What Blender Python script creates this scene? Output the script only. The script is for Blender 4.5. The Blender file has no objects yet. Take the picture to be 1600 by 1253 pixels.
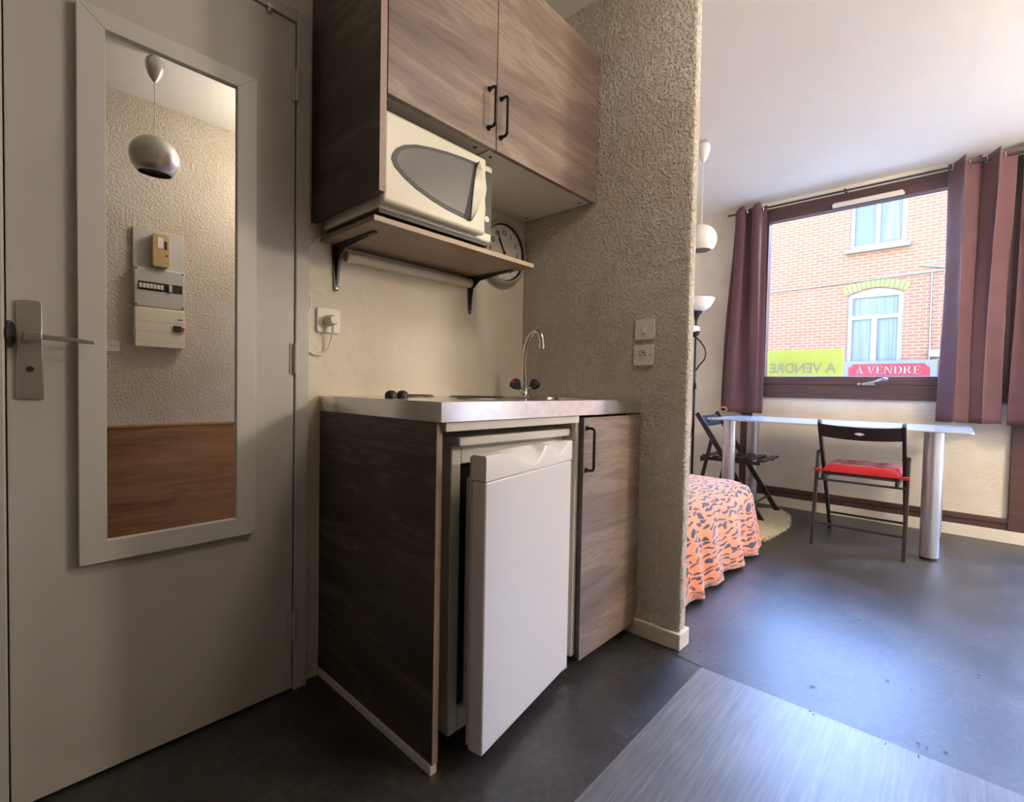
import bpy, bmesh, math, random
from mathutils import Vector, Matrix, noise
R = math.radians
random.seed(7)
S = bpy.context.scene
COL = S.collection

# ------------------------------------------------------------------ camera
cam_d = bpy.data.cameras.new('camera'); cam = bpy.data.objects.new('camera', cam_d); COL.objects.link(cam)
cam_d.sensor_width = 36.0; cam_d.lens = 751.97*36/1600; cam_d.clip_start = 0.02; cam_d.clip_end = 200
yaw, pitch, roll = 0.826282, -0.0278118, 0.0190405
F = Vector((math.sin(yaw)*math.cos(pitch), math.cos(yaw)*math.cos(pitch), math.sin(pitch)))
Rt = F.cross(Vector((0, 0, 1))).normalized(); Up = Rt.cross(F)
R2 = Rt*math.cos(roll)+Up*math.sin(roll); U2 = -Rt*math.sin(roll)+Up*math.cos(roll)
M = Matrix((R2, U2, -F)).transposed().to_4x4(); M.translation = Vector((0, 0, 0.94))
cam.matrix_world = M
S.camera = cam

# ------------------------------------------------------------------ world, sun, exposure
SKY = 38.0
w = bpy.data.worlds.new('sky'); S.world = w; w.use_nodes = True
nt = w.node_tree; nt.nodes.clear()
o = nt.nodes.new('ShaderNodeOutputWorld'); bg = nt.nodes.new('ShaderNodeBackground'); bg.inputs['Strength'].default_value = SKY
tc = nt.nodes.new('ShaderNodeTexCoord'); sx = nt.nodes.new('ShaderNodeSeparateXYZ'); rp = nt.nodes.new('ShaderNodeValToRGB')
nt.links.new(tc.outputs['Generated'], sx.inputs[0]); nt.links.new(sx.outputs['Z'], rp.inputs[0])
rp.color_ramp.elements[0].position = 0.0; rp.color_ramp.elements[0].color = (0.85, 0.92, 1.0, 1)
rp.color_ramp.elements[1].position = 0.75; rp.color_ramp.elements[1].color = (0.25, 0.44, 1.0, 1)
e = rp.color_ramp.elements.new(0.3); e.color = (0.34, 0.54, 1.0, 1)
nt.links.new(rp.outputs[0], bg.inputs['Color']); nt.links.new(bg.outputs[0], o.inputs['Surface'])
sd = bpy.data.lights.new('sun', 'SUN'); sd.energy = 3.0; sd.angle = R(0.6); sd.color = (1.0, 0.93, 0.82)
so = bpy.data.objects.new('sun', sd); COL.objects.link(so); so.location = (-3, 6, 12)
so.rotation_euler = Vector((0.62, -0.35, -0.75)).to_track_quat('-Z', 'Y').to_euler()
S.view_settings.view_transform = 'Standard'; S.view_settings.look = 'None'
S.view_settings.exposure = 0.0; S.view_settings.gamma = 1.0; S.view_settings.use_curve_mapping = False

# ------------------------------------------------------------------ materials
def mat(name, col, rough=0.5, metal=0.0, **k):
    m = bpy.data.materials.new(name); m.use_nodes = True
    b = m.node_tree.nodes['Principled BSDF']
    b.inputs['Base Color'].default_value = (*col, 1); b.inputs['Roughness'].default_value = rough; b.inputs['Metallic'].default_value = metal
    for kk, v in k.items(): b.inputs[kk.replace('_', ' ')].default_value = v
    return m
def N(m, t): return m.node_tree.nodes.new(t)
def L(m, a, b): m.node_tree.links.new(a, b)
def BS(m): return m.node_tree.nodes['Principled BSDF']
def coords(m, scale=(1, 1, 1), kind='Object', rot=(0, 0, 0)):
    t = N(m, 'ShaderNodeTexCoord'); mp = N(m, 'ShaderNodeMapping'); mp.inputs['Scale'].default_value = scale; mp.inputs['Rotation'].default_value = rot
    L(m, t.outputs[kind], mp.inputs['Vector']); return mp.outputs[0]
def noise_n(m, vec, scale, detail=4, rough=0.55, dist=0.0):
    n = N(m, 'ShaderNodeTexNoise'); n.inputs['Scale'].default_value = scale; n.inputs['Detail'].default_value = detail
    n.inputs['Roughness'].default_value = rough; n.inputs['Distortion'].default_value = dist
    if vec is not None: L(m, vec, n.inputs['Vector'])
    return n.outputs['Fac']
def ramp(m, fac, stops):
    r = N(m, 'ShaderNodeValToRGB'); el = r.color_ramp.elements
    el[0].position, el[0].color = stops[0][0], (*stops[0][1], 1); el[1].position, el[1].color = stops[-1][0], (*stops[-1][1], 1)
    for p, c in stops[1:-1]:
        x = el.new(p); x.color = (*c, 1)
    L(m, fac, r.inputs[0]); return r.outputs[0]
def bump(m, h, strength=0.5, dist=0.01):
    b = N(m, 'ShaderNodeBump'); b.inputs['Strength'].default_value = strength; b.inputs['Distance'].default_value = dist
    L(m, h, b.inputs['Height']); L(m, b.outputs[0], BS(m).inputs['Normal']); return b
def mixc(m, fac, a, b, mode='MIX'):
    x = N(m, 'ShaderNodeMix'); x.data_type = 'RGBA'; x.blend_type = mode
    for s, v in ((x.inputs[0], fac), (x.inputs[6], a), (x.inputs[7], b)):
        if hasattr(v, 'node'): L(m, v, s)
        else: s.default_value = v if not isinstance(v, tuple) else (*v, 1)
    return x.outputs[2]
def math_n(m, op, a, b=0.0, clamp=False):
    x = N(m, 'ShaderNodeMath'); x.operation = op; x.use_clamp = clamp
    for s, v in ((x.inputs[0], a), (x.inputs[1], b)):
        if hasattr(v, 'node'): L(m, v, s)
        else: s.default_value = v
    return x.outputs[0]

def stucco(name, col, strength=0.6, dist=0.012, sc=55, dirt=(0.8, 0.74, 0.66)):
    m = mat(name, col, 0.85)
    v = coords(m)
    n1 = noise_n(m, v, sc, 3, 0.6); n2 = noise_n(m, v, sc*3.1, 2, 0.6); n3 = noise_n(m, v, 1.6, 3)
    r = N(m, 'ShaderNodeMapRange'); r.inputs[1].default_value = 0.45; r.inputs[2].default_value = 0.7; L(m, n1, r.inputs[0])
    h = math_n(m, 'ADD', r.outputs[0], math_n(m, 'MULTIPLY', n2, 0.35))
    bump(m, h, strength, dist)
    L(m, ramp(m, n3, [(0.3, tuple(c*d for c, d in zip(col, dirt))), (0.62, col)]), BS(m).inputs['Base Color'])
    return m
def laminate(name, sc, stops, rough=0.45):
    m = mat(name, (0.3, 0.2, 0.15), rough)
    v = coords(m, sc)
    a = noise_n(m, v, 1.0, 5, 0.6, 1.6)
    v2 = coords(m, tuple(s*7 for s in sc)); b = noise_n(m, v2, 1.0, 3, 0.7, 0.4)
    c = noise_n(m, coords(m, tuple(q*0.42 for q in sc)), 1.0, 2, 0.5, 0.8)
    f = math_n(m, 'ADD', math_n(m, 'ADD', math_n(m, 'MULTIPLY', a, 0.50), math_n(m, 'MULTIPLY', b, 0.15)), math_n(m, 'MULTIPLY', c, 0.35))
    L(m, ramp(m, f, stops), BS(m).inputs['Base Color'])
    return m

M_ = {}
M_['stucco'] = stucco('stucco_white', (0.76, 0.71, 0.62), 0.7, 0.010, 75)
M_['stucco_fine'] = stucco('stucco_cream_smooth', (0.80, 0.745, 0.64), 0.22, 0.006, 35)
M_['stucco_part'] = stucco('stucco_partition', (0.80, 0.735, 0.655), 0.9, 0.013, 85)
M_['wall_room'] = stucco('painted_wall_room', (0.82, 0.79, 0.72), 0.25, 0.006, 70)
M_['ceil'] = stucco('ceiling_paint', (0.86, 0.85, 0.80), 0.1, 0.01, 9, (0.97, 0.96, 0.95))
M_['skirt'] = stucco('painted_skirting', (0.70, 0.65, 0.55), 0.3, 0.004, 40)
def door_paint():
    m = mat('door_paint', (0.56, 0.53, 0.49), 0.5)
    v = coords(m); n = noise_n(m, v, 260, 2); bump(m, n, 0.12, 0.002)
    n2 = noise_n(m, v, 3, 3); L(m, ramp(m, n2, [(0.3, (0.50, 0.475, 0.43)), (0.7, (0.58, 0.555, 0.515))]), BS(m).inputs['Base Color'])
    return m
M_['door'] = door_paint()
M_['frame_white'] = mat('mirror_frame_paint', (0.63, 0.61, 0.56), 0.45)
M_['mirror'] = mat('mirror_silver', (0.93, 0.93, 0.91), 0.0, 1.0)
wood_stops = [(0.32, (0.105, 0.070, 0.054)), (0.42, (0.185, 0.130, 0.102)), (0.50, (0.235, 0.172, 0.138)), (0.545, (0.315, 0.24, 0.19)), (0.57, (0.23, 0.168, 0.135)), (0.68, (0.34, 0.265, 0.212))]
M_['lam'] = laminate('walnut_laminate', (1.5, 1.5, 13), wood_stops)
M_['lam_shaded'] = laminate('walnut_laminate_shaded', (1.3, 1.3, 11), [(0.34, (0.026, 0.020, 0.017)), (0.45, (0.060, 0.046, 0.037)), (0.52, (0.085, 0.065, 0.052)), (0.56, (0.14, 0.11, 0.09)), (0.59, (0.075, 0.058, 0.047)), (0.68, (0.12, 0.095, 0.078))])  # darker copy of the walnut, shade of the side faces in its colour
M_['lam_edge'] = laminate('laminate_edge_band', (60, 60, 120), [(0.3, (0.30, 0.20, 0.15)), (0.7, (0.42, 0.30, 0.235))])
M_['shelf'] = laminate('shelf_laminate', (3, 9, 9), [(0.3, (0.19, 0.125, 0.085)), (0.55, (0.30, 0.21, 0.15)), (0.75, (0.36, 0.26, 0.19))])
M_['shelf_edge'] = laminate('shelf_edge_wood', (8, 30, 300), [(0.35, (0.36, 0.24, 0.15)), (0.65, (0.60, 0.45, 0.30))])
M_['white_board'] = mat('white_melamine', (0.72, 0.68, 0.60), 0.4)
M_['cream'] = mat('cream_plastic', (0.80, 0.755, 0.62), 0.32)
M_['fridge'] = mat('fridge_enamel', (0.80, 0.78, 0.76), 0.28)
M_['fridge_cap'] = mat('fridge_cream_plastic', (0.78, 0.745, 0.66), 0.33)
M_['fridge_liner'] = mat('fridge_liner_plastic', (0.62, 0.58, 0.56), 0.4)
M_['dark'] = mat('cavity_shade', (0.012, 0.012, 0.012), 0.6)
M_['black'] = mat('black_metal', (0.012, 0.012, 0.014), 0.35, 0.3)
M_['black_plastic'] = mat('black_plastic', (0.02, 0.02, 0.022), 0.45)
M_['iron'] = mat('dark_bracket_paint', (0.055, 0.06, 0.068), 0.4, 0.5)
M_['chrome'] = mat('chrome', (0.72, 0.70, 0.67), 0.12, 1.0)
M_['alu'] = mat('brushed_aluminium', (0.55, 0.53, 0.51), 0.32, 1.0)
M_['silver'] = mat('silver_table_leg', (0.52, 0.54, 0.58), 0.36, 0.85)
M_['silver_shade'] = mat('silver_lamp_shade', (0.62, 0.60, 0.58), 0.3, 1.0)
M_['white_shade'] = mat('white_lamp_shade', (0.85, 0.84, 0.80), 0.35)
M_['grey_glass'] = mat('microwave_window', (0.16, 0.155, 0.15), 0.22)
M_['grey_ring'] = mat('microwave_window_ring', (0.03, 0.03, 0.03), 0.45)
M_['plastic_white'] = mat('white_plastic', (0.74, 0.70, 0.62), 0.35)
M_['old_plastic'] = mat('yellowed_plastic', (0.62, 0.50, 0.32), 0.4)
M_['meter_body'] = mat('beige_meter_plastic', (0.52, 0.38, 0.18), 0.4)
M_['grey_board'] = mat('grey_meter_board', (0.55, 0.54, 0.52), 0.4)
M_['clock_rim'] = mat('grey_clock_rim', (0.42, 0.41, 0.39), 0.35, 0.3)
M_['clock_face'] = mat('clock_face', (0.80, 0.78, 0.76), 0.5)
M_['ink'] = mat('dark_ink', (0.02, 0.02, 0.02), 0.6)
M_['red_plastic'] = mat('red_mark', (0.55, 0.05, 0.04), 0.4)
M_['hotplate'] = mat('hotplate_iron', (0.03, 0.028, 0.028), 0.5, 0.3)
def steel():
    m = mat('stainless_steel', (0.78, 0.77, 0.76), 0.2, 1.0)
    v = coords(m, (1, 1, 1)); n = noise_n(m, v, 30, 5, 0.7)
    L(m, ramp(m, n, [(0.40, (0.16, 0.16, 0.16)), (0.8, (0.28, 0.28, 0.28))]), BS(m).inputs['Roughness'])
    return m
M_['steel'] = steel()
def vinyl_dark():
    m = mat('dark_vinyl_floor', (0.05, 0.047, 0.044), 0.3)
    v = coords(m)
    a = noise_n(m, v, 5, 6, 0.7); b = noise_n(m, v, 45, 4, 0.7)
    f = math_n(m, 'ADD', math_n(m, 'MULTIPLY', a, 0.55), math_n(m, 'MULTIPLY', b, 0.45))
    L(m, ramp(m, f, [(0.36, (0.012, 0.011, 0.010)), (0.5, (0.030, 0.0275, 0.025)), (0.64, (0.070, 0.064, 0.057))]), BS(m).inputs['Base Color'])
    L(m, ramp(m, a, [(0.3, (0.36, 0.36, 0.36)), (0.7, (0.44, 0.44, 0.44))]), BS(m).inputs['Roughness']); BS(m).inputs['Specular IOR Level'].default_value = 0.9
    bump(m, noise_n(m, v, 180, 3), 0.15, 0.0015)
    return m
def vinyl_pale():
    m = mat('pale_grey_vinyl', (0.20, 0.197, 0.20), 0.4)
    a = noise_n(m, coords(m, (5, 120, 5)), 1, 5, 0.7, 0.3); b = noise_n(m, coords(m), 4, 5, 0.6)
    f = math_n(m, 'ADD', math_n(m, 'MULTIPLY', a, 0.65), math_n(m, 'MULTIPLY', b, 0.35))
    L(m, ramp(m, f, [(0.3, (0.09, 0.088, 0.09)), (0.5, (0.165, 0.162, 0.165)), (0.7, (0.29, 0.285, 0.29))]), BS(m).inputs['Base Color'])
    bump(m, a, 0.15, 0.001); BS(m).inputs['Specular IOR Level'].default_value = 0.9; BS(m).inputs['Roughness'].default_value = 0.36
    return m
M_['vinyl'] = vinyl_dark(); M_['vinyl_pale'] = vinyl_pale()
def brown_wood():
    m = laminate('dark_brown_stained_wood', (12, 2, 30), [(0.3, (0.050, 0.026, 0.022)), (0.6, (0.105, 0.055, 0.047)), (0.8, (0.16, 0.09, 0.075))], 0.4)
    return m
M_['brown'] = brown_wood()
M_['panel_wood'] = laminate('orange_brown_wood_panel', (1.6, 1.6, 17), [(0.36, (0.17, 0.070, 0.022)), (0.5, (0.30, 0.140, 0.048)), (0.66, (0.42, 0.215, 0.085))], 0.35)
M_['panel_edge'] = mat('pale_wood_edge', (0.45, 0.24, 0.13), 0.5)
def cloth(name, col, sc=600):
    m = mat(name, col, 0.9); BS(m).inputs['Sheen Weight'].default_value = 0.25
    v = coords(m); n = noise_n(m, v, sc, 2); bump(m, n, 0.3, 0.0015)
    n2 = noise_n(m, v, 7, 3); L(m, ramp(m, n2, [(0.3, tuple(c*0.88 for c in col)), (0.7, tuple(min(1, c*1.1) for c in col))]), BS(m).inputs['Base Color'])
    return m
M_['curtain'] = cloth('burgundy_curtain', (0.105, 0.046, 0.054))
M_['red'] = cloth('red_cushion_cloth', (0.46, 0.008, 0.018), 400)
M_['rug'] = mat('cream_wool', (0.62, 0.55, 0.38), 0.95)
M_['mattress'] = cloth('mattress_cloth', (0.6, 0.58, 0.55))
def tiger():
    m = mat('tiger_print_fleece', (0.9, 0.3, 0.1), 0.9); BS(m).inputs['Sheen Weight'].default_value = 0.4
    v = coords(m, (15, 31, 1), 'UV')
    nn = N(m, 'ShaderNodeTexNoise'); nn.inputs['Scale'].default_value = 0.9; nn.inputs['Detail'].default_value = 0; L(m, v, nn.inputs['Vector'])
    sub = N(m, 'ShaderNodeVectorMath'); sub.operation = 'MULTIPLY_ADD'; L(m, nn.outputs['Color'], sub.inputs[0]); sub.inputs[1].default_value = (0.3, 1.5, 0); L(m, v, sub.inputs[2])
    vo = N(m, 'ShaderNodeTexVoronoi'); vo.voronoi_dimensions = '2D'; vo.inputs['Scale'].default_value = 1.0; vo.inputs['Randomness'].default_value = 0.6; L(m, sub.outputs[0], vo.inputs['Vector'])
    df = N(m, 'ShaderNodeVectorMath'); df.operation = 'SUBTRACT'; L(m, sub.outputs[0], df.inputs[0]); L(m, vo.outputs['Position'], df.inputs[1])
    an = N(m, 'ShaderNodeVectorMath'); an.operation = 'MULTIPLY'; L(m, df.outputs[0], an.inputs[0]); an.inputs[1].default_value = (0.80, 1.75, 0)
    ln = N(m, 'ShaderNodeVectorMath'); ln.operation = 'LENGTH'; L(m, an.outputs[0], ln.inputs[0])
    L(m, ramp(m, ln.outputs['Value'], [(0.36, (0.03, 0.024, 0.045)), (0.41, (0.80, 0.225, 0.07))]), BS(m).inputs['Base Color'])
    bump(m, noise_n(m, coords(m), 500, 2), 0.4, 0.002)
    return m
M_['tiger'] = tiger()
def brick():
    m = mat('orange_brick', (0.5, 0.2, 0.1), 0.85)
    t = N(m, 'ShaderNodeTexCoord'); s = N(m, 'ShaderNodeSeparateXYZ'); c = N(m, 'ShaderNodeCombineXYZ')
    L(m, t.outputs['Object'], s.inputs[0]); L(m, s.outputs['Y'], c.inputs['X']); L(m, s.outputs['Z'], c.inputs['Y'])
    b = N(m, 'ShaderNodeTexBrick'); L(m, c.outputs[0], b.inputs['Vector'])
    b.inputs['Scale'].default_value = 1; b.inputs['Brick Width'].default_value = 0.185; b.inputs['Row Height'].default_value = 0.062
    b.inputs['Mortar Size'].default_value = 0.0085; b.inputs['Mortar Smooth'].default_value = 0.3; b.inputs['Bias'].default_value = -0.1
    b.inputs['Color1'].default_value = (0.098, 0.038, 0.019, 1); b.inputs['Color2'].default_value = (0.074, 0.031, 0.017, 1); b.inputs['Mortar'].default_value = (0.098, 0.084, 0.055, 1)
    n = noise_n(m, t.outputs['Object'], 1.2, 4)
    L(m, mixc(m, math_n(m, 'MULTIPLY', n, 0.35), b.outputs['Color'], (0.085, 0.046, 0.028)), BS(m).inputs['Base Color'])
    bump(m, b.outputs['Fac'], -0.4, 0.01)
    return m
M_['brick'] = brick()
M_['lime_brick'] = mat('pale_green_brick', (0.070, 0.080, 0.026), 0.8)
M_['pvc'] = mat('white_window_pvc', (0.095, 0.092, 0.088), 0.4)
M_['stone'] = mat('white_stone_sill', (0.095, 0.092, 0.088), 0.7)
M_['net'] = mat('net_curtain_pane', (0.21, 0.28, 0.30), 0.25)
M_['blue_pane'] = mat('blueish_pane', (0.034, 0.038, 0.050), 0.12)
def netmat():
    m = M_['net']; v = coords(m, (1, 22, 0.6)); n = noise_n(m, v, 1, 3)
    L(m, ramp(m, n, [(0.35, (0.042, 0.050, 0.050)), (0.65, (0.064, 0.072, 0.066))]), BS(m).inputs['Base Color'])
netmat()
M_['yellow_sign'] = mat('lime_sign', (0.72, 0.76, 0.17), 0.5, Transmission_Weight=0.0)
M_['sign_text'] = mat('lime_sign_letters', (0.42, 0.50, 0.25), 0.6)
M_['red_sign'] = mat('red_sign', (0.092, 0.010, 0.011), 0.5)
M_['sign_grey'] = mat('grey_sign_border', (0.060, 0.058, 0.054), 0.6)
M_['sign_white'] = mat('white_sign_letters', (0.080, 0.075, 0.067), 0.6)
M_['asphalt'] = mat('asphalt', (0.15, 0.125, 0.095), 0.9)
M_['tan'] = mat('tan_wood', (0.45, 0.28, 0.16), 0.5)
M_['white_paint'] = mat('white_vent_plastic', (0.72, 0.70, 0.62), 0.4)
for k_ in ('brick', 'lime_brick', 'pvc', 'stone', 'net', 'red_sign', 'sign_grey', 'sign_white', 'asphalt'): BS(M_[k_]).inputs['Specular IOR Level'].default_value = 0.05
BS(M_['blue_pane']).inputs['Specular IOR Level'].default_value = 0.2
def pane_mat(name, refl=0.06, tint=(1, 1, 1)):
    m = bpy.data.materials.new(name); m.use_nodes = True; n = m.node_tree; n.nodes.clear()
    out = n.nodes.new('ShaderNodeOutputMaterial'); mx = n.nodes.new('ShaderNodeMixShader'); tr = n.nodes.new('ShaderNodeBsdfTransparent'); gl = n.nodes.new('ShaderNodeBsdfGlossy')
    gl.inputs['Roughness'].default_value = 0.0; tr.inputs['Color'].default_value = (*tint, 1); mx.inputs[0].default_value = refl
    n.links.new(tr.outputs[0], mx.inputs[1]); n.links.new(gl.outputs[0], mx.inputs[2]); n.links.new(mx.outputs[0], out.inputs['Surface']); return m
M_['pane'] = pane_mat('window_glass')
M_['table_glass'] = mat('frosted_table_glass', (0.50, 0.56, 0.62), 0.12, 0.0, Alpha=1.0)
M_['clear_cover'] = mat('tube_diffuser', (0.62, 0.56, 0.42), 0.25)

def sign_mat():
    m = M_['yellow_sign']; n = m.node_tree; b = BS(m); out = n.nodes['Material Output']
    t = n.nodes.new('ShaderNodeBsdfTranslucent'); t.inputs['Color'].default_value = (0.80, 0.84, 0.16, 1); mx = n.nodes.new('ShaderNodeMixShader'); mx.inputs[0].default_value = 0.2
    n.links.new(b.outputs[0], mx.inputs[1]); n.links.new(t.outputs[0], mx.inputs[2]); n.links.new(mx.outputs[0], out.inputs['Surface'])
sign_mat()

# ------------------------------------------------------------------ mesh helpers (world coordinates)
def NB(): return bmesh.new()
def box(bm, x0, x1, y0, y1, z0, z1, mtx=None):
    vs = [bm.verts.new((x, y, z)) for x in (x0, x1) for y in (y0, y1) for z in (z0, z1)]
    for f in ((0, 1, 3, 2), (4, 6, 7, 5), (0, 4, 5, 1), (2, 3, 7, 6), (0, 2, 6, 4), (1, 5, 7, 3)): bm.faces.new([vs[i] for i in f])
    if mtx:
        for v in vs: v.co = mtx @ v.co
    return vs
def frame_of(d):
    d = d.normalized(); a = Vector((0, 0, 1)) if abs(d.z) < 0.9 else Vector((1, 0, 0))
    u = d.cross(a).normalized(); return u, d.cross(u).normalized()
def tube(bm, pts, r, n=12, closed=False, caps=True):
    pts = [Vector(p) for p in pts]; rr = r if isinstance(r, (list, tuple)) else [r]*len(pts)
    rings = []; u = None
    for i, p in enumerate(pts):
        if closed: t = pts[(i+1) % len(pts)]-pts[i-1]
        else: t = pts[min(i+1, len(pts)-1)]-pts[max(i-1, 0)]
        t.normalize()
        if u is None: u, v = frame_of(t)
        else:
            u = (u - t*u.dot(t)).normalized(); v = t.cross(u)
        rings.append([bm.verts.new(p+(u*math.cos(2*math.pi*k/n)+v*math.sin(2*math.pi*k/n))*rr[i]) for k in range(n)])
    m = len(rings)
    for i in range(m if closed else m-1):
        a, b = rings[i], rings[(i+1) % m]
        for k in range(n): bm.faces.new((a[k], a[(k+1) % n], b[(k+1) % n], b[k]))
    if caps and not closed: bm.faces.new(rings[0][::-1]); bm.faces.new(rings[-1])
def cyl(bm, p0, p1, r0, r1=None, n=24): tube(bm, [p0, p1], [r0, r0 if r1 is None else r1], n)
def lathe(bm, prof, mtx=Matrix(), n=32):
    rings = []
    for r, z in prof:
        if r < 1e-6: rings.append([bm.verts.new(mtx @ Vector((0, 0, z)))])
        else: rings.append([bm.verts.new(mtx @ Vector((r*math.cos(2*math.pi*k/n), r*math.sin(2*math.pi*k/n), z))) for k in range(n)])
    for a, b in zip(rings, rings[1:]):
        for k in range(n):
            k2 = (k+1) % n
            if len(a) == 1 and len(b) == 1: continue
            if len(a) == 1: bm.faces.new((a[0], b[k2], b[k]))
            elif len(b) == 1: bm.faces.new((a[k], a[k2], b[0]))
            else: bm.faces.new((a[k], a[k2], b[k2], b[k]))
def prism(bm, pts, axis, a, b):
    def P(p, t):
        return {'x': (t, p[0], p[1]), 'y': (p[0], t, p[1]), 'z': (p[0], p[1], t)}[axis]
    A = [bm.verts.new(P(p, a)) for p in pts]; B = [bm.verts.new(P(p, b)) for p in pts]; n = len(pts)
    bm.faces.new(A); bm.faces.new(B[::-1])
    for i in range(n): bm.faces.new((A[i], B[i], B[(i+1) % n], A[(i+1) % n]))
def bar(bm, p0, p1, wv, hv):
    """rectangular bar from p0 to p1; wv, hv = half-width vectors"""
    p0, p1, wv, hv = map(Vector, (p0, p1, wv, hv))
    vs = [bm.verts.new(p+s*wv+t*hv) for p in (p0, p1) for s, t in ((-1, -1), (1, -1), (1, 1), (-1, 1))]
    for f in ((0, 1, 2, 3), (7, 6, 5, 4), (0, 4, 5, 1), (1, 5, 6, 2), (2, 6, 7, 3), (3, 7, 4, 0)): bm.faces.new([vs[i] for i in f])
def arc(cx, cy, r, a0, a1, n=8): return [(cx+r*math.cos(R(a0+(a1-a0)*i/n)), cy+r*math.sin(R(a0+(a1-a0)*i/n))) for i in range(n+1)]
def rrect(x0, x1, z0, z1, r, n=6):
    return arc(x1-r, z1-r, r, 0, 90, n)+arc(x0+r, z1-r, r, 90, 180, n)+arc(x0+r, z0+r, r, 180, 270, n)+arc(x1-r, z0+r, r, 270, 360, n)

def root_loc(o):
    v = Vector((0, 0, 0))
    while o: v += o.location; o = o.parent
    return v
def obj(name, bm, m, parent=None, loc=None, bev=0.0, ang=35, label=None, seg=2, sol=0.0, kind=None):
    bmesh.ops.recalc_face_normals(bm, faces=bm.faces[:])
    off = root_loc(parent) if parent else (Vector(loc) if loc else Vector((0, 0, 0)))
    for v in bm.verts: v.co -= off
    me = bpy.data.meshes.new(name); bm.to_mesh(me); bm.free()
    for p in me.polygons: p.use_smooth = True
    me.set_sharp_from_angle(angle=R(ang))
    ms = m if isinstance(m, (list, tuple)) else [m]
    for x in ms: me.materials.append(M_[x] if isinstance(x, str) else x)
    ob = bpy.data.objects.new(name, me); COL.objects.link(ob)
    if parent: ob.parent = parent
    elif loc: ob.location = loc
    if sol:
        s = ob.modifiers.new('solid', 'SOLIDIFY'); s.thickness = sol; s.offset = 0
    if bev:
        b = ob.modifiers.new('bevel', 'BEVEL'); b.width = bev; b.segments = seg; b.limit_method = 'ANGLE'; b.angle_limit = R(40)
    if label: ob['label'] = label
    if kind: ob['kind'] = kind
    return ob
def bobj(name, dims, m, parent=None, loc=None, bev=0.0, **k):
    bm = NB(); box(bm, *dims); return obj(name, bm, m, parent, loc, bev, **k)
def thing(name, label, cat, loc=(0, 0, 0), rz=0, group=None):
    o = bpy.data.objects.new(name, None); COL.objects.link(o); o.location = loc; o.rotation_euler = (0, 0, rz); o.empty_display_size = 0.05
    o['label'] = label; o['category'] = cat
    if group: o['group'] = group
    return o
def tag(o, label, cat, group=None):
    o['label'] = label; o['category'] = cat
    if group: o['group'] = group
    return o
def struct(o, label=None):
    o['kind'] = 'structure'
    if label: o['label'] = label
    return o
def text(name, s, size, mtx, m, parent, ext=0.0006, bold=0.0, align='CENTER', space=1.0, sx=1.0):
    cu = bpy.data.curves.new(name, 'FONT'); cu.body = s; cu.size = size; cu.extrude = ext; cu.offset = bold
    cu.align_x = align; cu.align_y = 'CENTER'; cu.space_character = space
    t = bpy.data.objects.new(name, cu); COL.objects.link(t)
    bpy.context.view_layer.update()
    me = bpy.data.meshes.new_from_object(t.evaluated_get(bpy.context.evaluated_depsgraph_get()))
    bpy.data.objects.remove(t)
    me.transform(Matrix.Translation(-root_loc(parent)) @ mtx @ Matrix.Diagonal((sx, 1, 1, 1)))
    me.materials.clear(); me.materials.append(M_[m])
    ob = bpy.data.objects.new(name, me); COL.objects.link(ob); ob.parent = parent
    return ob
MY = Matrix(((1, 0, 0, 0), (0, 0, -1, 0), (0, 1, 0, 0), (0, 0, 0, 1)))      # local z -> -y (faces the kitchen), x stays, y -> z
MXN = Matrix(((0, 0, -1, 0), (-1, 0, 0, 0), (0, 1, 0, 0), (0, 0, 0, 1)))     # local z -> -x, x -> -y, y -> z
MXP = Matrix(((0, 0, 1, 0), (1, 0, 0, 0), (0, 1, 0, 0), (0, 0, 0, 1)))       # local z -> +x, x -> +y
MYP = Matrix(((-1, 0, 0, 0), (0, 0, 1, 0), (0, 1, 0, 0), (0, 0, 0, 1)))      # local z -> +y
def T(*a): return Matrix.Translation(a)

CEIL = 2.53
# ================================================================== SETTING
struct(bobj('floor', (-1.4, 4.66, -2.52, 2.72, -0.12, 0.0), 'vinyl'), 'dark grey mottled vinyl floor')
bm = NB(); prism(bm, [(-1.3, -0.5), (1.648, -0.5), (1.632, 0.607), (-1.3, 0.607)], 'z', 0.0, 0.0022)
struct(obj('floor', bm, 'vinyl_pale'), 'pale grey streaked vinyl sheet in the hall')
bm = NB(); prism(bm, [(1.634, 0.604), (1.642, 0.604), (1.655, 0.72), (1.647, 0.72)], 'z', 0.0, 0.0012)
struct(obj('trim_1', bm, 'iron'))
struct(bobj('ceiling', (-1.4, 4.66, -2.52, 2.72, CEIL, CEIL+0.15), 'ceil'))
# kitchen back wall with the door opening (x -0.02 .. 0.665)
bm = NB(); box(bm, 0.665, 1.70, 1.5, 1.62, 0, CEIL); box(bm, -1.4, -0.03, 1.5, 1.62, 0, CEIL); box(bm, -0.03, 0.665, 1.5, 1.62, 2.045, CEIL)
box(bm, -0.03, 0.665, 1.56, 1.62, 0, 2.045)
struct(obj('wall_back', bm, 'stucco_fine'))
struct(bobj('wall_rear', (-1.4, -1.3, -0.52, 1.5, 0, CEIL), 'stucco'))
struct(bobj('wall_front', (-1.4, 1.95, -0.62, -0.52, 0, CEIL), 'stucco'))
struct(bobj('wall_side', (1.85, 1.95, -2.42, -0.62, 0, CEIL), 'wall_room'))
struct(bobj('wall_end', (1.85, 4.45, -2.52, -2.42, 0, CEIL), 'wall_room'))
struct(bobj('wall_bedroom', (1.74, 4.45, 2.6, 2.7, 0, CEIL), 'wall_room'))
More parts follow.
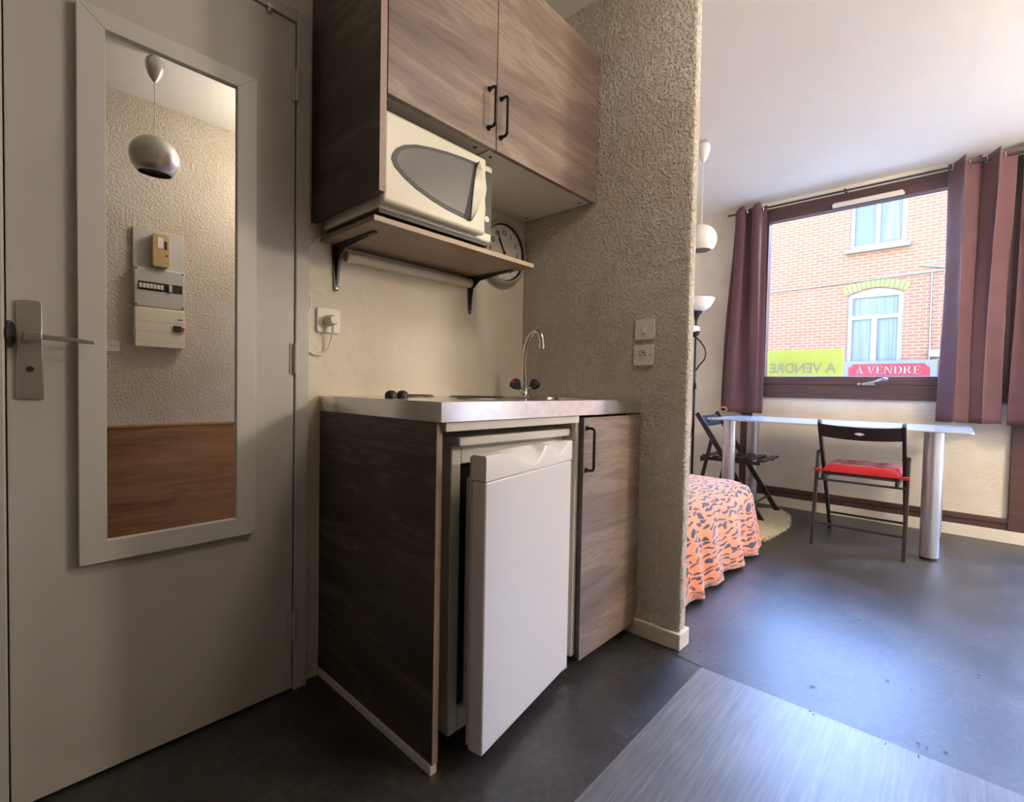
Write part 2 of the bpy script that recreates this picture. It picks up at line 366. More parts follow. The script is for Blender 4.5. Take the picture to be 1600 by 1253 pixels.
# partition: displaced plaster
def partition():
    bm = NB(); X0, X1, Y0, Y1 = 1.692, 1.74, 0.712, 2.6
    st = 0.0125
    ys = [Y0+i*st for i in range(int((1.5-Y0)/st)+1)]; ys[-1] = 1.5
    zs = [i*CEIL/200 for i in range(201)]
    def d(x, y, z):
        p = Vector((x, y, z))
        k = 1.0
        if y > 1.19 and z > 1.42: k = 0.25
        h = 0.0022*noise.noise(p*26)*k+0.0016*noise.noise(p*70)*k+0.0025*noise.noise(p*6)
        zr = 1.40+0.02*noise.noise(Vector((y*6, 0, 0)))+(0.02 if y < 1.0 else 0)
        if y < 1.25: h += 0.0035*math.exp(-((z-zr)/0.007)**2)
        return h
    g = [[bm.verts.new((X0-d(X0, y, z), y, z)) for z in zs] for y in ys]
    for i in range(len(ys)-1):
        for j in range(200): bm.faces.new((g[i][j], g[i][j+1], g[i+1][j+1], g[i+1][j]))
    xs = [X0, X0+0.008, X0+0.024, X1-0.008, X1]
    e = [g[0]]
    for x in xs[1:]:
        e.append([bm.verts.new((x+(0.004*noise.noise(Vector((9, 3, z*9))) if x == X1 else 0), Y0-0.004*(x < X1-0.001)-d(x, 5+x, z), z)) for z in zs])
    for a, b in zip(e, e[1:]):
        for j in range(200): bm.faces.new((a[j], b[j], b[j+1], a[j+1]))
    # far side and back closing
    f0 = e[-1]; f1 = [bm.verts.new((X1, Y1, z)) for z in zs]
    for j in range(200): bm.faces.new((f0[j], f1[j], f1[j+1], f0[j+1]))
    return bm
struct(obj('wall_partition', partition(), 'stucco_part', ang=80))
bm = NB(); prism(bm, [(1.672, 0.700), (1.758, 0.700), (1.758, 0.76), (1.741, 0.76), (1.741, 0.716), (1.688, 0.716), (1.688, 1.49), (1.672, 1.49)], 'z', 0, 0.062)
struct(obj('baseboard_partition', bm, 'skirt', bev=0.004))
struct(bobj('baseboard_back', (0.665, 0.712, 1.485, 1.5, 0, 0.07), 'skirt', bev=0.002))
# window wall
bm = NB()
box(bm, 4.45, 4.65, 1.37, 2.7, 0, CEIL)            # left of the timber frame
box(bm, 4.45, 4.65, -0.42, 1.37, 2.475, CEIL)
box(bm, 4.45, 4.65, -0.27, 1.28, 0.0, 0.90)
box(bm, 4.45, 4.65, -0.52, -0.42, 0.0, CEIL)
box(bm, 4.45, 4.65, -2.52, -2.25, 0.0, CEIL); box(bm, 4.45, 4.65, -2.25, -0.52, 0.0, 0.35); box(bm, 4.45, 4.65, -2.25, -0.52, 2.475, CEIL)
struct(obj('wall_window', bm, 'wall_room'))
struct(bobj('baseboard_window', (4.425, 4.449, -0.42, 2.6, 0, 0.078), 'wall_room', bev=0.003))
struct(bobj('trim_2', (4.425, 4.60, 1.28, 1.37, 0.08, 2.475), 'brown', bev=0.004))
struct(bobj('trim_3', (4.425, 4.60, -0.42, -0.27, 0.08, 2.475), 'brown', bev=0.004))
bm = NB(); box(bm, 4.432, 4.449, -0.27, 1.28, 0.08, 0.118); box(bm, 4.426, 4.449, -0.27, 1.28, 0.120, 0.155)
struct(obj('trim_4', bm, 'brown', bev=0.002))
# window_1
win = bpy.data.objects.new('window_1', None); COL.objects.link(win); win.location = (4.5, 0.5, 0.9); struct(win)
bm = NB()
box(bm, 4.428, 4.60, -0.27, 1.28, 0.90, 0.9505); box(bm, 4.44, 4.60, -0.27, 1.28, 2.43, 2.475)
box(bm, 4.44, 4.60, -0.27, -0.225, 0.945, 2.43); box(bm, 4.44, 4.60, 1.235, 1.28, 0.945, 2.43)
obj('window_frame', bm, 'brown', win, bev=0.003)
bm = NB()
prism(bm, [(4.50, 0.951), (4.426, 0.951), (4.426, 1.004), (4.429, 1.006), (4.429, 1.009), (4.424, 1.011), (4.422, 1.070), (4.428, 1.075), (4.50, 1.075)], 'y', -0.24, 1.25); box(bm, 4.42, 4.50, -0.24, 1.25, 2.36, 2.425)
box(bm, 4.42, 4.50, -0.24, -0.17, 1.075, 2.36); box(bm, 4.42, 4.50, 1.19, 1.25, 1.075, 2.36)
obj('window_sash', bm, 'brown', win, bev=0.003)
bobj('window_glass', (4.47, 4.474, -0.17, 1.19, 1.075, 2.36), 'pane', win)
bm = NB(); prism(bm, [(0.745, 2.366), (0.315, 2.366), (0.312, 2.378), (0.325, 2.40), (0.735, 2.40), (0.748, 2.388)], 'x', 4.400, 4.42)
obj('air_vent', bm, 'white_paint', win, bev=0.004, label='white trickle vent strip')
bm = NB(); box(bm, 4.408, 4.418, 0.44, 0.545, 1.008, 1.024)
hp = obj('handle_plate', bm, 'chrome', win, bev=0.001)
bm = NB(); tube(bm, [(4.405, 0.525, 1.015), (4.385, 0.515, 1.017), (4.38, 0.42, 1.040), (4.375, 0.385, 1.055), (4.380, 0.365, 1.050)], [0.006, 0.007, 0.008, 0.009, 0.010], 10)
obj('window_handle', bm, 'chrome', win)

# window_added: unseen, added for more daylight in the kitchen, right of the curtains
win2 = bpy.data.objects.new('window_added', None); COL.objects.link(win2); win2.location = (4.5, -1.4, 0.35); struct(win2)
bm = NB()
box(bm, 4.44, 4.60, -2.25, -0.52, 0.35, 0.41); box(bm, 4.44, 4.60, -2.25, -0.52, 2.415, 2.475)
box(bm, 4.44, 4.60, -2.25, -2.19, 0.41, 2.415); box(bm, 4.44, 4.60, -0.58, -0.52, 0.41, 2.415)
obj('window_frame', bm, 'brown', win2, bev=0.003)
bobj('window_glass', (4.47, 4.474, -2.19, -0.58, 0.41, 2.415), 'pane', win2)

# ------------------------------------------------------------------ door_1 (narrow flush door)
DY = 1.465
door = bpy.data.objects.new('door_1', None); COL.objects.link(door); door.location = (0.3, DY, 0); struct(door)
bobj('door_leaf', (0.024, 0.619, DY, DY+0.035, 0.008, 1.998), 'door', door, bev=0.0015)
bm = NB(); box(bm, 0.6225, 0.664, DY-0.004, 1.50, 0.0, 2.040); box(bm, -0.03, 0.6225, DY-0.004, 1.50, 2.002, 2.040)
obj('door_frame', bm, 'door', door, bev=0.003)
bm = NB(); box(bm, -0.055, 0.0205, 1.395, 1.499, 0.0, 2.04)
obj('door_jamb', bm, 'frame_white', door, bev=0.004, label='white painted jamb lit bluish by daylight')
for z in (1.773, 0.971, 0.160):
    bm = NB(); cyl(bm, (0.6215, DY-0.008, z), (0.6215, DY-0.008, z+0.043), 0.0065, n=14); cyl(bm, (0.6215, DY-0.008, z+0.045), (0.6215, DY-0.008, z+0.088), 0.0065, n=14)
    box(bm, 0.607, 0.6215, DY-0.003, DY-0.0005, z, z+0.088)
    obj('hinge', bm, 'door', door)
bm = NB(); pts = [(0.038, 0.897), (0.0795, 0.895), (0.0785, 1.104), (0.070, 1.107), (0.047, 1.107), (0.0385, 1.104)]
prism(bm, pts, 'y', DY-0.008, DY-0.0003)
esc = obj('escutcheon', bm, 'alu', door, bev=0.002, label='satin metal back plate')
bm = NB(); cyl(bm, (0.057, DY-0.008, 1.027), (0.057, DY-0.036, 1.027), 0.0085, n=16)
bar(bm, (0.0465, DY-0.042, 1.027), (0.075, DY-0.044, 1.028), (0, 0.006, 0), (0, 0, 0.0095))
bar(bm, (0.072, DY-0.044, 1.028), (0.160, DY-0.050, 1.023), (0, 0.0035, 0), (0, 0, 0.0050))
obj('lever', bm, 'alu', esc, bev=0.0015)
bm = NB(); cyl(bm, (0.0585, DY-0.0083, 0.960), (0.0585, DY-0.0095, 0.960), 0.0062, n=20)
obj('keyhole', bm, 'ink', esc)
bm = NB(); mt = T(0.0185, 1.425, 1.03) @ Matrix.Rotation(R(-16), 4, 'Z') @ Matrix.Rotation(R(90), 4, 'Y')
lathe(bm, [(0, 0.006), (0.012, 0.006), (0.022, 0.010), (0.026, 0.013), (0.028, 0.012), (0.028, 0.009), (0.012, 0.002), (0.008, -0.008), (0, -0.008)], mt, 28)
obj('door_knob', bm, 'black_plastic', door, label='round dark knob on the jamb')
bm = NB(); cyl(bm, (0.543, DY-0.006, 1.985), (0.543, DY-0.006, 2.004), 0.006, n=12); box(bm, 0.535, 0.551, DY-0.012, DY-0.005, 1.998, 2.006)
obj('door_hook', bm, 'alu', door)

# ------------------------------------------------------------------ framed mirror on the door
MYY = 1.445
mr = thing('wall_mirror', 'tall rectangular mirror in a pale grey frame hanging on the grey door', 'mirror', (0.32, DY, 0.516))
bm = NB()
o_ = [(0.134, 0.516), (0.506, 0.516), (0.506, 1.776), (0.134, 1.776)]; i_ = [(0.183, 0.565), (0.457, 0.565), (0.457, 1.734), (0.183, 1.734)]
for k in range(4):
    a, b, c, d_ = o_[k], o_[(k+1) % 4], i_[(k+1) % 4], i_[k]
    prism(bm, [a, b, c, d_], 'y', MYY-0.002, DY-0.001)
obj('mirror_frame', bm, 'frame_white', mr, bev=0.0012)
bobj('mirror_glass', (0.178, 0.462, 1.453, 1.457, 0.560, 1.740), 'mirror', mr)

# ------------------------------------------------------------------ wall cabinets
def bow_handle(x, z0, z1, yf, parent):
    bm = NB(); r = 0.0048; yo = yf-0.030
    pts = [(x, yf, z0)]+[(x, yo+0.010-0.010*math.sin(R(a)), z0+0.010-0.010*math.cos(R(a))) for a in (0, 30, 60, 90)]+[(x, yo+0.010-0.010*math.cos(R(a)), z1-0.010+0.010*math.sin(R(a))) for a in (0, 30, 60, 90)]+[(x, yf, z1)]
    tube(bm, pts, r, 12)
    for z in (z0, z1): cyl(bm, (x, yf, z), (x, yf-0.005, z), 0.0085, 0.0075, 18)
    return obj('handle', bm, 'black', parent)
def dots(lst, z, parent):
    for x, y in lst:
        bm = NB(); cyl(bm, (x, y, z), (x, y, z-0.0015), 0.0055, n=16); obj('screw_cap', bm, 'ink', parent)
YF = 1.108
c1 = thing('wall_cabinet', 'narrow walnut wall cabinet above the cream microwave', 'cabinet', (0.90, 1.5, 1.71))
bobj('cabinet_body', (0.704, 1.102, YF+0.020, 1.498, 1.712, 2.30), 'white_board', c1, bev=0.001)
d1 = bobj('door', (0.705, 1.1035, YF, YF+0.018, 1.698, 2.302), 'lam', c1, bev=0.001)
bow_handle(1.070, 1.755, 1.875, YF, d1)
dots([(0.735, 1.165), (1.065, 1.165)], 1.7115, c1)
c2 = thing('wall_cabinet', 'wide walnut wall cabinet beside the plaster partition', 'cabinet', (1.39, 1.5, 1.70))
bobj('cabinet_body', (1.104, 1.684, YF+0.020, 1.498, 1.706, 2.30), 'white_board', c2, bev=0.001)
d2 = bobj('door', (1.1065, 1.684, YF, YF+0.018, 1.698, 2.302), 'lam', c2, bev=0.001)
bow_handle(1.124, 1.745, 1.868, YF, d2)
dots([(1.135, 1.165), (1.65, 1.165), (1.65, 1.45)], 1.7055, c2)
sp = thing('side_panel', 'tall walnut side panel coloured as in shade at the left end of the wall cabinets', 'panel', (0.692, 1.5, 1.443))
bobj('panel_board', (0.684, 0.7025, YF+0.003, 1.498, 1.443, 2.302), 'lam_shaded', sp, bev=0.0008)
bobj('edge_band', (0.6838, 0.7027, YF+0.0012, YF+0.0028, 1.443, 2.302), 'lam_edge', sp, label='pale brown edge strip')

# ------------------------------------------------------------------ shelf, brackets
sh = thing('wall_shelf', 'brown wooden shelf on two black brackets carrying the microwave', 'shelf', (1.05, 1.5, 1.39))
bobj('shelf_board', (0.713, 1.386, 1.182, 1.499, 1.390, 1.405), 'shelf', sh, bev=0.0006)
bobj('edge_band', (0.713, 1.386, 1.1795, 1.1815, 1.390, 1.405), 'shelf_edge', sh, label='pale raw front edge')
for x in (0.768, 1.355):
    bm = NB()
    prism(bm, [(x-0.017, 1.389), (x+0.017, 1.389), (x+0.0065, 1.246), (x+0.004, 1.243), (x-0.004, 1.243), (x-0.0065, 1.246)], 'y', 1.4945, 1.499)
    prism(bm, [(x-0.017, 1.497), (x+0.017, 1.497), (x+0.006, 1.262), (x-0.006, 1.262)], 'z', 1.3845, 1.3895)
    prism(bm, [(1.4955, 1.386), (1.27, 1.386), (1.44, 1.372), (1.478, 1.345), (1.4955, 1.255)], 'x', x-0.002, x+0.002)
    br = obj('bracket', bm, 'iron', sh)
    for z in (1.345, 1.252):
        bm = NB(); lathe(bm, [(0, 0.0025), (0.003, 0.002), (0.0042, 0)], T(x+(0.009 if z > 1.3 else 0), 1.4943, z) @ MY, 12); obj('screw', bm, 'alu', br)

# ------------------------------------------------------------------ microwave
mw = thing('microwave', 'cream microwave oven with rounded grey window on the brown shelf', 'microwave', (0.93, 1.3, 1.405))
bobj('microwave_body', (0.716, 1.150, 1.168, 1.485, 1.424, 1.676), 'cream', mw, bev=0.006)
bobj('base_plate', (0.725, 1.143, 1.176, 1.475, 1.4135, 1.4235), 'black_plastic', mw)
for x in (0.745, 1.12):
    for y in (1.20, 1.44):
        bm = NB(); cyl(bm, (x, y, 1.4055), (x, y, 1.4135), 0.010, n=16); obj('foot', bm, 'black_plastic', mw)
bm = NB(); box(bm, 0.714, 1.094, 1.138, 1.166, 1.432, 1.676)
md = obj('microwave_door', bm, 'cream', mw, bev=0.010, seg=4)
wp = [(0.737, 1.551), (0.741, 1.566), (0.752, 1.583), (0.776, 1.601), (0.816, 1.617), (0.87, 1.629), (0.927, 1.638), (0.993, 1.645), (1.053, 1.648), (1.030, 1.460), (0.991, 1.462), (0.93, 1.468), (0.873, 1.479), (0.818, 1.495), (0.777, 1.513), (0.747, 1.532)]
bm = NB(); prism(bm, wp, 'y', 1.1362, 1.139); obj('window_ring', bm, 'grey_ring', md)
cx_, cz_ = 0.93, 1.555
wq = [(cx_+(x-cx_)*0.925-(0.012 if x > 1.0 else 0), cz_+(z-cz_)*0.87) for x, z in wp]
bm = NB(); prism(bm, wq, 'y', 1.1352, 1.1365); obj('window_pane', bm, 'grey_glass', md)
hl = [(1.047, 1.648), (1.058, 1.625), (1.065, 1.590), (1.062, 1.545), (1.046, 1.500), (1.020, 1.458)]
bm = NB()
for i in range(5):
    (xa, za), (xb, zb) = hl[i], hl[i+1]
    xi0 = 1.051-0.028*i/5-0.003*math.sin(math.pi*i/5); xi1 = 1.051-0.028*(i+1)/5-0.003*math.sin(math.pi*(i+1)/5)
    A = [(xi0-0.001, 1.137, za), (xa, 1.137, za), (xa, 1.122, za), (xi0-0.001, 1.130, za)]; B = [(xi1-0.001, 1.137, zb), (xb, 1.137, zb), (xb, 1.122, zb), (xi1-0.001, 1.130, zb)]
    va = [bm.verts.new(p) for p in A]; vb = [bm.verts.new(p) for p in B]
    for k in range(4): bm.faces.new((va[k], va[(k+1) % 4], vb[(k+1) % 4], vb[k]))
    bm.faces.new(va); bm.faces.new(vb[::-1])
bmesh.ops.remove_doubles(bm, verts=bm.verts[:], dist=1e-5)
obj('door_handle', bm, 'cream', md)
bm = NB(); prism(bm, [(1.040, 1.640), (1.052, 1.648), (1.024, 1.4575), (0.998, 1.463)], 'y', 1.1343, 1.1352); obj('handle_recess', bm, 'ink', md)
bm = NB(); prism(bm, [(1.112, 1.655), (1.146, 1.655), (1.144, 1.452), (1.102, 1.452), (1.104, 1.478), (1.118, 1.50), (1.122, 1.53), (1.118, 1.56), (1.125, 1.60), (1.120, 1.625)], 'y', 1.1662, 1.1678)
cp = obj('control_panel', bm, 'grey_ring', mw)
bm = NB(); lathe(bm, [(0, 0.014), (0.010, 0.014), (0.013, 0.0)], T(1.112, 1.166, 1.492) @ MY, 24); obj('timer_knob', bm, 'cream', mw)
# power cord and plug
pc = thing('power_cord', 'thin cream power cord looping from the microwave down to the wall socket', 'cord', (0.72, 1.49, 1.03))
cpts = [(0.745, 1.490, 1.436), (0.722, 1.488, 1.410), (0.706, 1.492, 1.397), (0.681, 1.494, 1.368), (0.667, 1.494, 1.330), (0.667, 1.494, 1.285), (0.674, 1.494, 1.238), (0.682, 1.494, 1.190), (0.673, 1.494, 1.138), (0.666, 1.494, 1.085), (0.674, 1.494, 1.047), (0.704, 1.492, 1.033), (0.732, 1.488, 1.045), (0.743, 1.480, 1.080), (0.744, 1.470, 1.108)]
def smooth(p, k=3):
    p = [Vector(q) for q in p]; out = []
    for i in range(len(p)-1):
        p0, p1, p2, p3 = p[max(i-1, 0)], p[i], p[i+1], p[min(i+2, len(p)-1)]
        for j in range(k):
            t = j/k; out.append(0.5*((2*p1)+(p2-p0)*t+(2*p0-5*p1+4*p2-p3)*t*t+(3*p1-p0-3*p2+p3)*t**3))
    out.append(p[-1]); return out
bm = NB(); tube(bm, smooth(cpts, 4), 0.0028, 8); obj('cable', bm, 'cream', pc)
bm = NB(); lathe(bm, [(0, 0.036), (0.012, 0.035), (0.017, 0.028), (0.018, 0.0), (0, 0.0)], T(0.742, 1.4905, 1.144) @ MY, 24)
for k in range(5): cyl(bm, (0.744, 1.468, 1.108+k*0.005), (0.744, 1.468, 1.111+k*0.005), 0.0052, n=12)
cyl(bm, (0.744, 1.468, 1.105), (0.744, 1.466, 1.135), 0.004, n=12)
obj('plug', bm, 'plastic_white', pc)

# ------------------------------------------------------------------ tube light
tl = thing('tube_light', 'slim cream tube light fixed under the brown shelf', 'light', (1.06, 1.47, 1.335))
bm = NB(); cyl(bm, (0.803, 1.474, 1.357), (1.325, 1.474, 1.362), 0.0165, n=24); obj('tube_cover', bm, 'clear_cover', tl)
for x0, x1, z in ((0.789, 0.803, 1.357), (1.325, 1.334, 1.362)):
    bm = NB(); cyl(bm, (x0, 1.474, z), (x1, 1.474, z), 0.0185, n=24); obj('end_cap', bm, 'old_plastic', tl, bev=0.001)
bobj('base_rail', (0.805, 1.320, 1.488, 1.499, 1.349, 1.378), 'old_plastic', tl)

# ------------------------------------------------------------------ clock
ck = thing('wall_clock', 'round wall clock with grey rim on the cream kitchen wall', 'clock', (1.530, 1.499, 1.392))
CM = T(1.530, 1.499, 1.530) @ MY
bm = NB(); lathe(bm, [(0, 0), (0.134, 0), (0.140, 0.006), (0.140, 0.030), (0.134, 0.036), (0.122, 0.034), (0.116, 0.022), (0, 0.022)], CM, 64); obj('clock_rim', bm, 'clock_rim', ck)
bm = NB(); lathe(bm, [(0, 0.0240), (0.1165, 0.0240), (0.1165, 0.0222), (0, 0.0222)], CM, 48); cf = obj('clock_face', bm, 'clock_face', ck)
bm = NB(); lathe(bm, [(0.1165, 0.0242), (0.1215, 0.0342), (0.1225, 0.0345), (0.1165, 0.0230)], CM, 48); obj('inner_ring', bm, 'ink', cf, label='black inner ring')
for h in range(1, 13):
    a = R(90-30*h)
    text('numeral', str(h), 0.030, CM @ T(0.085*math.cos(a), 0.085*math.sin(a), 0.0245), 'ink', cf, 0.0003, 0.0004)
for k in range(12):
    bm = NB(); box(bm, 0.104, 0.113, -0.0013, 0.0013, 0.0242, 0.0247, CM @ Matrix.Rotation(R(30*k), 4, 'Z')); obj('hour_mark', bm, 'ink', cf)
for nm, ang, ln, wd in (('minute_hand', 118, 0.095, 0.0022), ('hour_hand', 122, 0.062, 0.0036)):
    bm = NB(); mtx = CM @ Matrix.Rotation(R(ang), 4, 'Z'); z = 0.0275 if nm == 'minute_hand' else 0.0258
    vs = box(bm, -0.018, ln, -wd, wd, z, z+0.0008, mtx); obj(nm, bm, 'ink', ck)
bm = NB(); cyl(bm, CM @ Vector((0, 0, 0.024)), CM @ Vector((0, 0, 0.030)), 0.006, n=16); obj('hub', bm, 'ink', ck)

# ------------------------------------------------------------------ sockets and switch
def socket_plate(name, label, cat, mtx, w_, h_, t=0.009):
    o = thing(name, label, cat, mtx @ Vector((0, 0, 0)))
    bm = NB(); pts = rrect(-w_/2, w_/2, -h_/2, h_/2, 0.006, 4); A = [bm.verts.new(mtx @ Vector((x, y, 0.0))) for x, y in pts]; B = [bm.verts.new(mtx @ Vector((x, y, t))) for x, y in pts]
    bm.faces.new(A); bm.faces.new(B)
    for i in range(len(pts)): bm.faces.new((A[i], B[i], B[(i+1) % len(pts)], A[(i+1) % len(pts)]))
    pl = obj('plate', bm, 'plastic_white', o, bev=0.0015)
    return o, pl
s1, p1 = socket_plate('wall_socket', 'cream wall socket with a plug in it, left above the steel worktop', 'socket', T(0.742, 1.499, 1.144) @ MY, 0.078, 0.078, 0.0075)
s2, p2 = socket_plate('light_switch', 'square white light switch above the socket on the partition', 'switch', T(1.692, 0.875, 1.170) @ MXN, 0.080, 0.078)
mt = T(1.692, 0.875, 1.170) @ MXN
bm = NB(); box(bm, -0.0075, 0.0075, -0.015, 0.015, 0.0085, 0.013, mt); obj('rocker', bm, 'cream', p2, bev=0.001)
bm = NB(); box(bm, -0.0095, 0.0095, -0.017, 0.017, 0.0085, 0.0096, mt); obj('rocker_recess', bm, 'old_plastic', p2)
for x in (-0.030, 0.030):
    bm = NB(); cyl(bm, mt @ Vector((x, 0, 0.009)), mt @ Vector((x, 0, 0.0096)), 0.0028, n=12); obj('screw', bm, 'old_plastic', p2)
s3, p3 = socket_plate('wall_socket', 'empty white wall socket below the light switch on the partition', 'socket', T(1.692, 0.878, 1.073) @ MXN, 0.080, 0.078)
mt = T(1.692, 0.878, 1.073) @ MXN
bm = NB(); lathe(bm, [(0.0195, 0.0092), (0.021, 0.0105), (0.0225, 0.0092)], mt @ T(-0.004, 0, 0), 32); obj('socket_rim', bm, 'plastic_white', p3)
bm = NB(); lathe(bm, [(0, 0.0093), (0.0195, 0.0095)], mt @ T(-0.004, 0, 0), 32); obj('socket_well', bm, 'skirt', p3, label='shaded round well')
bm = NB()
for x, y, r in ((-0.012, 0, 0.0026), (0.005, 0, 0.0026), (0.0, 0.010, 0.0032), (0.029, 0, 0.0026), (-0.033, 0, 0.0022)): cyl(bm, mt @ Vector((x, y, 0.0088)), mt @ Vector((x, y, 0.0102)), r, n=12)
obj('pin_holes', bm, 'ink', p3)

# ------------------------------------------------------------------ worktop with sink and hot plates
wt = thing('steel_worktop', 'stainless steel kitchenette worktop with sink and two hot plates', 'worktop', (1.2, 1.19, 0.855))
bm = NB(); X0, X1, Y0, Y1, Z0, Z1 = 0.7155, 1.686, 0.883, 1.498, 0.855, 0.903
hx0, hx1, hy0, hy1 = 1.24, 1.62, 0.97, 1.27
for a in ((X0, hx0, Y0, Y1), (hx1, X1, Y0, Y1), (hx0, hx1, Y0, hy0), (hx0, hx1, hy1, Y1)): box(bm, a[0], a[1], a[2], a[3], Z1-0.002, Z1)
box(bm, X0, X1, Y0, Y0+0.002, Z0, Z1-0.002); box(bm, X0, X0+0.002, Y0+0.002, Y1, Z0, Z1-0.002); box(bm, X1-0.002, X1, Y0+0.002, Y1, Z0, Z1-0.002)
obj('worktop_sheet', bm, 'steel', wt)
bm = NB(); pr = rrect(hx0, hx1, hy0, hy1, 0.05, 6); rings = []
for s_, z in ((0.0, 0.9032), (0.004, 0.896), (0.012, 0.80), (0.04, 0.775)):
    q = rrect(hx0+s_, hx1-s_, hy0+s_, hy1-s_, max(0.05-s_*0.3, 0.02), 6); rings.append([bm.verts.new((x, y, z)) for x, y in q])
for a, b in zip(rings, rings[1:]):
    for k in range(len(a)): bm.faces.new((a[k], a[(k+1) % len(a)], b[(k+1) % len(a)], b[k]))
bm.faces.new(rings[-1])
obj('sink_bowl', bm, 'steel', wt)
for x, y, r in ((1.06, 1.13, 0.09), (0.975, 1.36, 0.072)):
    bm = NB(); lathe(bm, [(0, 0.9115), (r*0.25, 0.9105), (r*0.9, 0.9105), (r, 0.907), (r, 0.9035)], T(x, y, 0), 48); hp_ = obj('hot_plate', bm, 'hotplate', wt)
    bm = NB(); lathe(bm, [(r, 0.9035), (r+0.002, 0.9065), (r+0.008, 0.9055), (r+0.010, 0.9032)], T(x, y, 0), 48); obj('plate_ring', bm, 'chrome', hp_)
for x in (0.789, 0.828):
    bm = NB(); lathe(bm, [(0, 0.022), (0.008, 0.021), (0.014, 0.017), (0.0175, 0.010), (0.018, 0.0)], T(x, 1.205, 0.9035), 24)
    obj('hob_knob', bm, 'black_plastic', wt, label='domed black control knob')

# faucet
fa = thing('kitchen_tap', 'chrome swan-neck mixer tap with two dark handles at the back of the sink', 'tap', (1.50, 1.31, 0.9035))
bm = NB(); lathe(bm, [(0.026, 0.0), (0.026, 0.004), (0.018, 0.012), (0.014, 0.030), (0.012, 0.040), (0.0155, 0.042), (0.0155, 0.047), (0.012, 0.049), (0, 0.049)], T(1.50, 1.31, 0.9035), 28)
for s_ in (-1, 1):
    cyl(bm, (1.50+s_*0.008, 1.31-s_*0.0, 0.918), (1.50+s_*0.036, 1.31, 0.938), 0.009, 0.0085, 16)
obj('tap_body', bm, 'chrome', fa)
for s_, mm in ((-1, 'iron'), (1, 'iron')):
    d = Vector((s_*0.82, 0, 0.57)).normalized(); u, v = frame_of(d); mt = Matrix((u, v, d)).transposed().to_4x4(); mt.translation = Vector((1.50+s_*0.038, 1.31, 0.9395))
    bm = NB(); lathe(bm, [(0, 0.0), (0.011, 0.0), (0.0225, 0.022), (0.025, 0.034), (0.018, 0.041), (0, 0.042)], mt, 8)
    h_ = obj('tap_handle', bm, mm, fa, bev=0.0015, ang=20, label='dark faceted hot water handle' if s_ < 0 else 'dark faceted cold water handle')
    bm = NB(); cyl(bm, mt @ Vector((0, 0, 0.0415)), mt @ Vector((0, 0, 0.0435)), 0.008, n=16); obj('handle_cap', bm, 'red_plastic' if s_ < 0 else 'alu', h_)
sp_ = smooth([(1.50, 1.31, 0.950), (1.493, 1.311, 1.02), (1.490, 1.306, 1.08), (1.494, 1.292, 1.135), (1.500, 1.268, 1.165), (1.500, 1.244, 1.167), (1.497, 1.226, 1.147), (1.494, 1.220, 1.113)], 5)
bm = NB(); tube(bm, sp_, 0.011, 16); obj('spout', bm, 'chrome', fa)
bm = NB(); cyl(bm, (1.494, 1.220, 1.118), (1.493, 1.219, 1.094), 0.014, n=20); obj('aerator', bm, 'chrome', fa, bev=0.001)

# ------------------------------------------------------------------ base side panel + base cabinet
bp = thing('side_panel', 'walnut side panel coloured as in shade below the steel worktop, left of the refrigerator', 'panel', (0.725, 1.2, 0.0))
bobj('panel_board', (0.717, 0.7335, 0.9022, 1.497, 0.0225, 0.854), 'lam_shaded', bp, bev=0.0006)
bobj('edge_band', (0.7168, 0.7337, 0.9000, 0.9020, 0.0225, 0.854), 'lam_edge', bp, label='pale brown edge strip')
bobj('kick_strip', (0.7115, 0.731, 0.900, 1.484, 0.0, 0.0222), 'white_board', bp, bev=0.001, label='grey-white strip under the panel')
bc = thing('base_cabinet', 'walnut base cabinet under the right end of the steel worktop', 'cabinet', (1.49, 1.2, 0.0))
bm = NB(); box(bm, 1.2855, 1.303, 0.901, 1.497, 0.060, 0.854); box(bm, 1.668, 1.684, 0.901, 1.480, 0.060, 0.854); box(bm, 1.303, 1.668, 0.901, 1.480, 0.060, 0.076); box(bm, 1.303, 1.668, 1.47, 1.480, 0.076, 0.76)
obj('cabinet_body', bm, 'white_board', bc, bev=0.0006)
bobj('plinth', (1.31, 1.66, 1.24, 1.256, 0.0, 0.060), 'black_plastic', bc)
bd = bobj('door', (1.305, 1.684, 0.882, 0.8995, 0.046, 0.846), 'lam', bc, bev=0.001)
bobj('door_edge', (1.3032, 1.3049, 0.8822, 0.8993, 0.046, 0.846), 'lam_shaded', bd, label='dark edge of the door')
bow_handle(1.320, 0.675, 0.812, 0.882, bd)
bm = NB(); cyl(bm, (1.585, 0.888, 0.846), (1.585, 0.888, 0.854), 0.006, n=12); obj('hinge_stop', bm, 'black_plastic', bd)
bobj('front_rail', (0.7345, 1.285, 0.888, 0.905, 0.831, 0.854), 'white_board', bc, bev=0.0015, label='cream rail across the refrigerator opening')

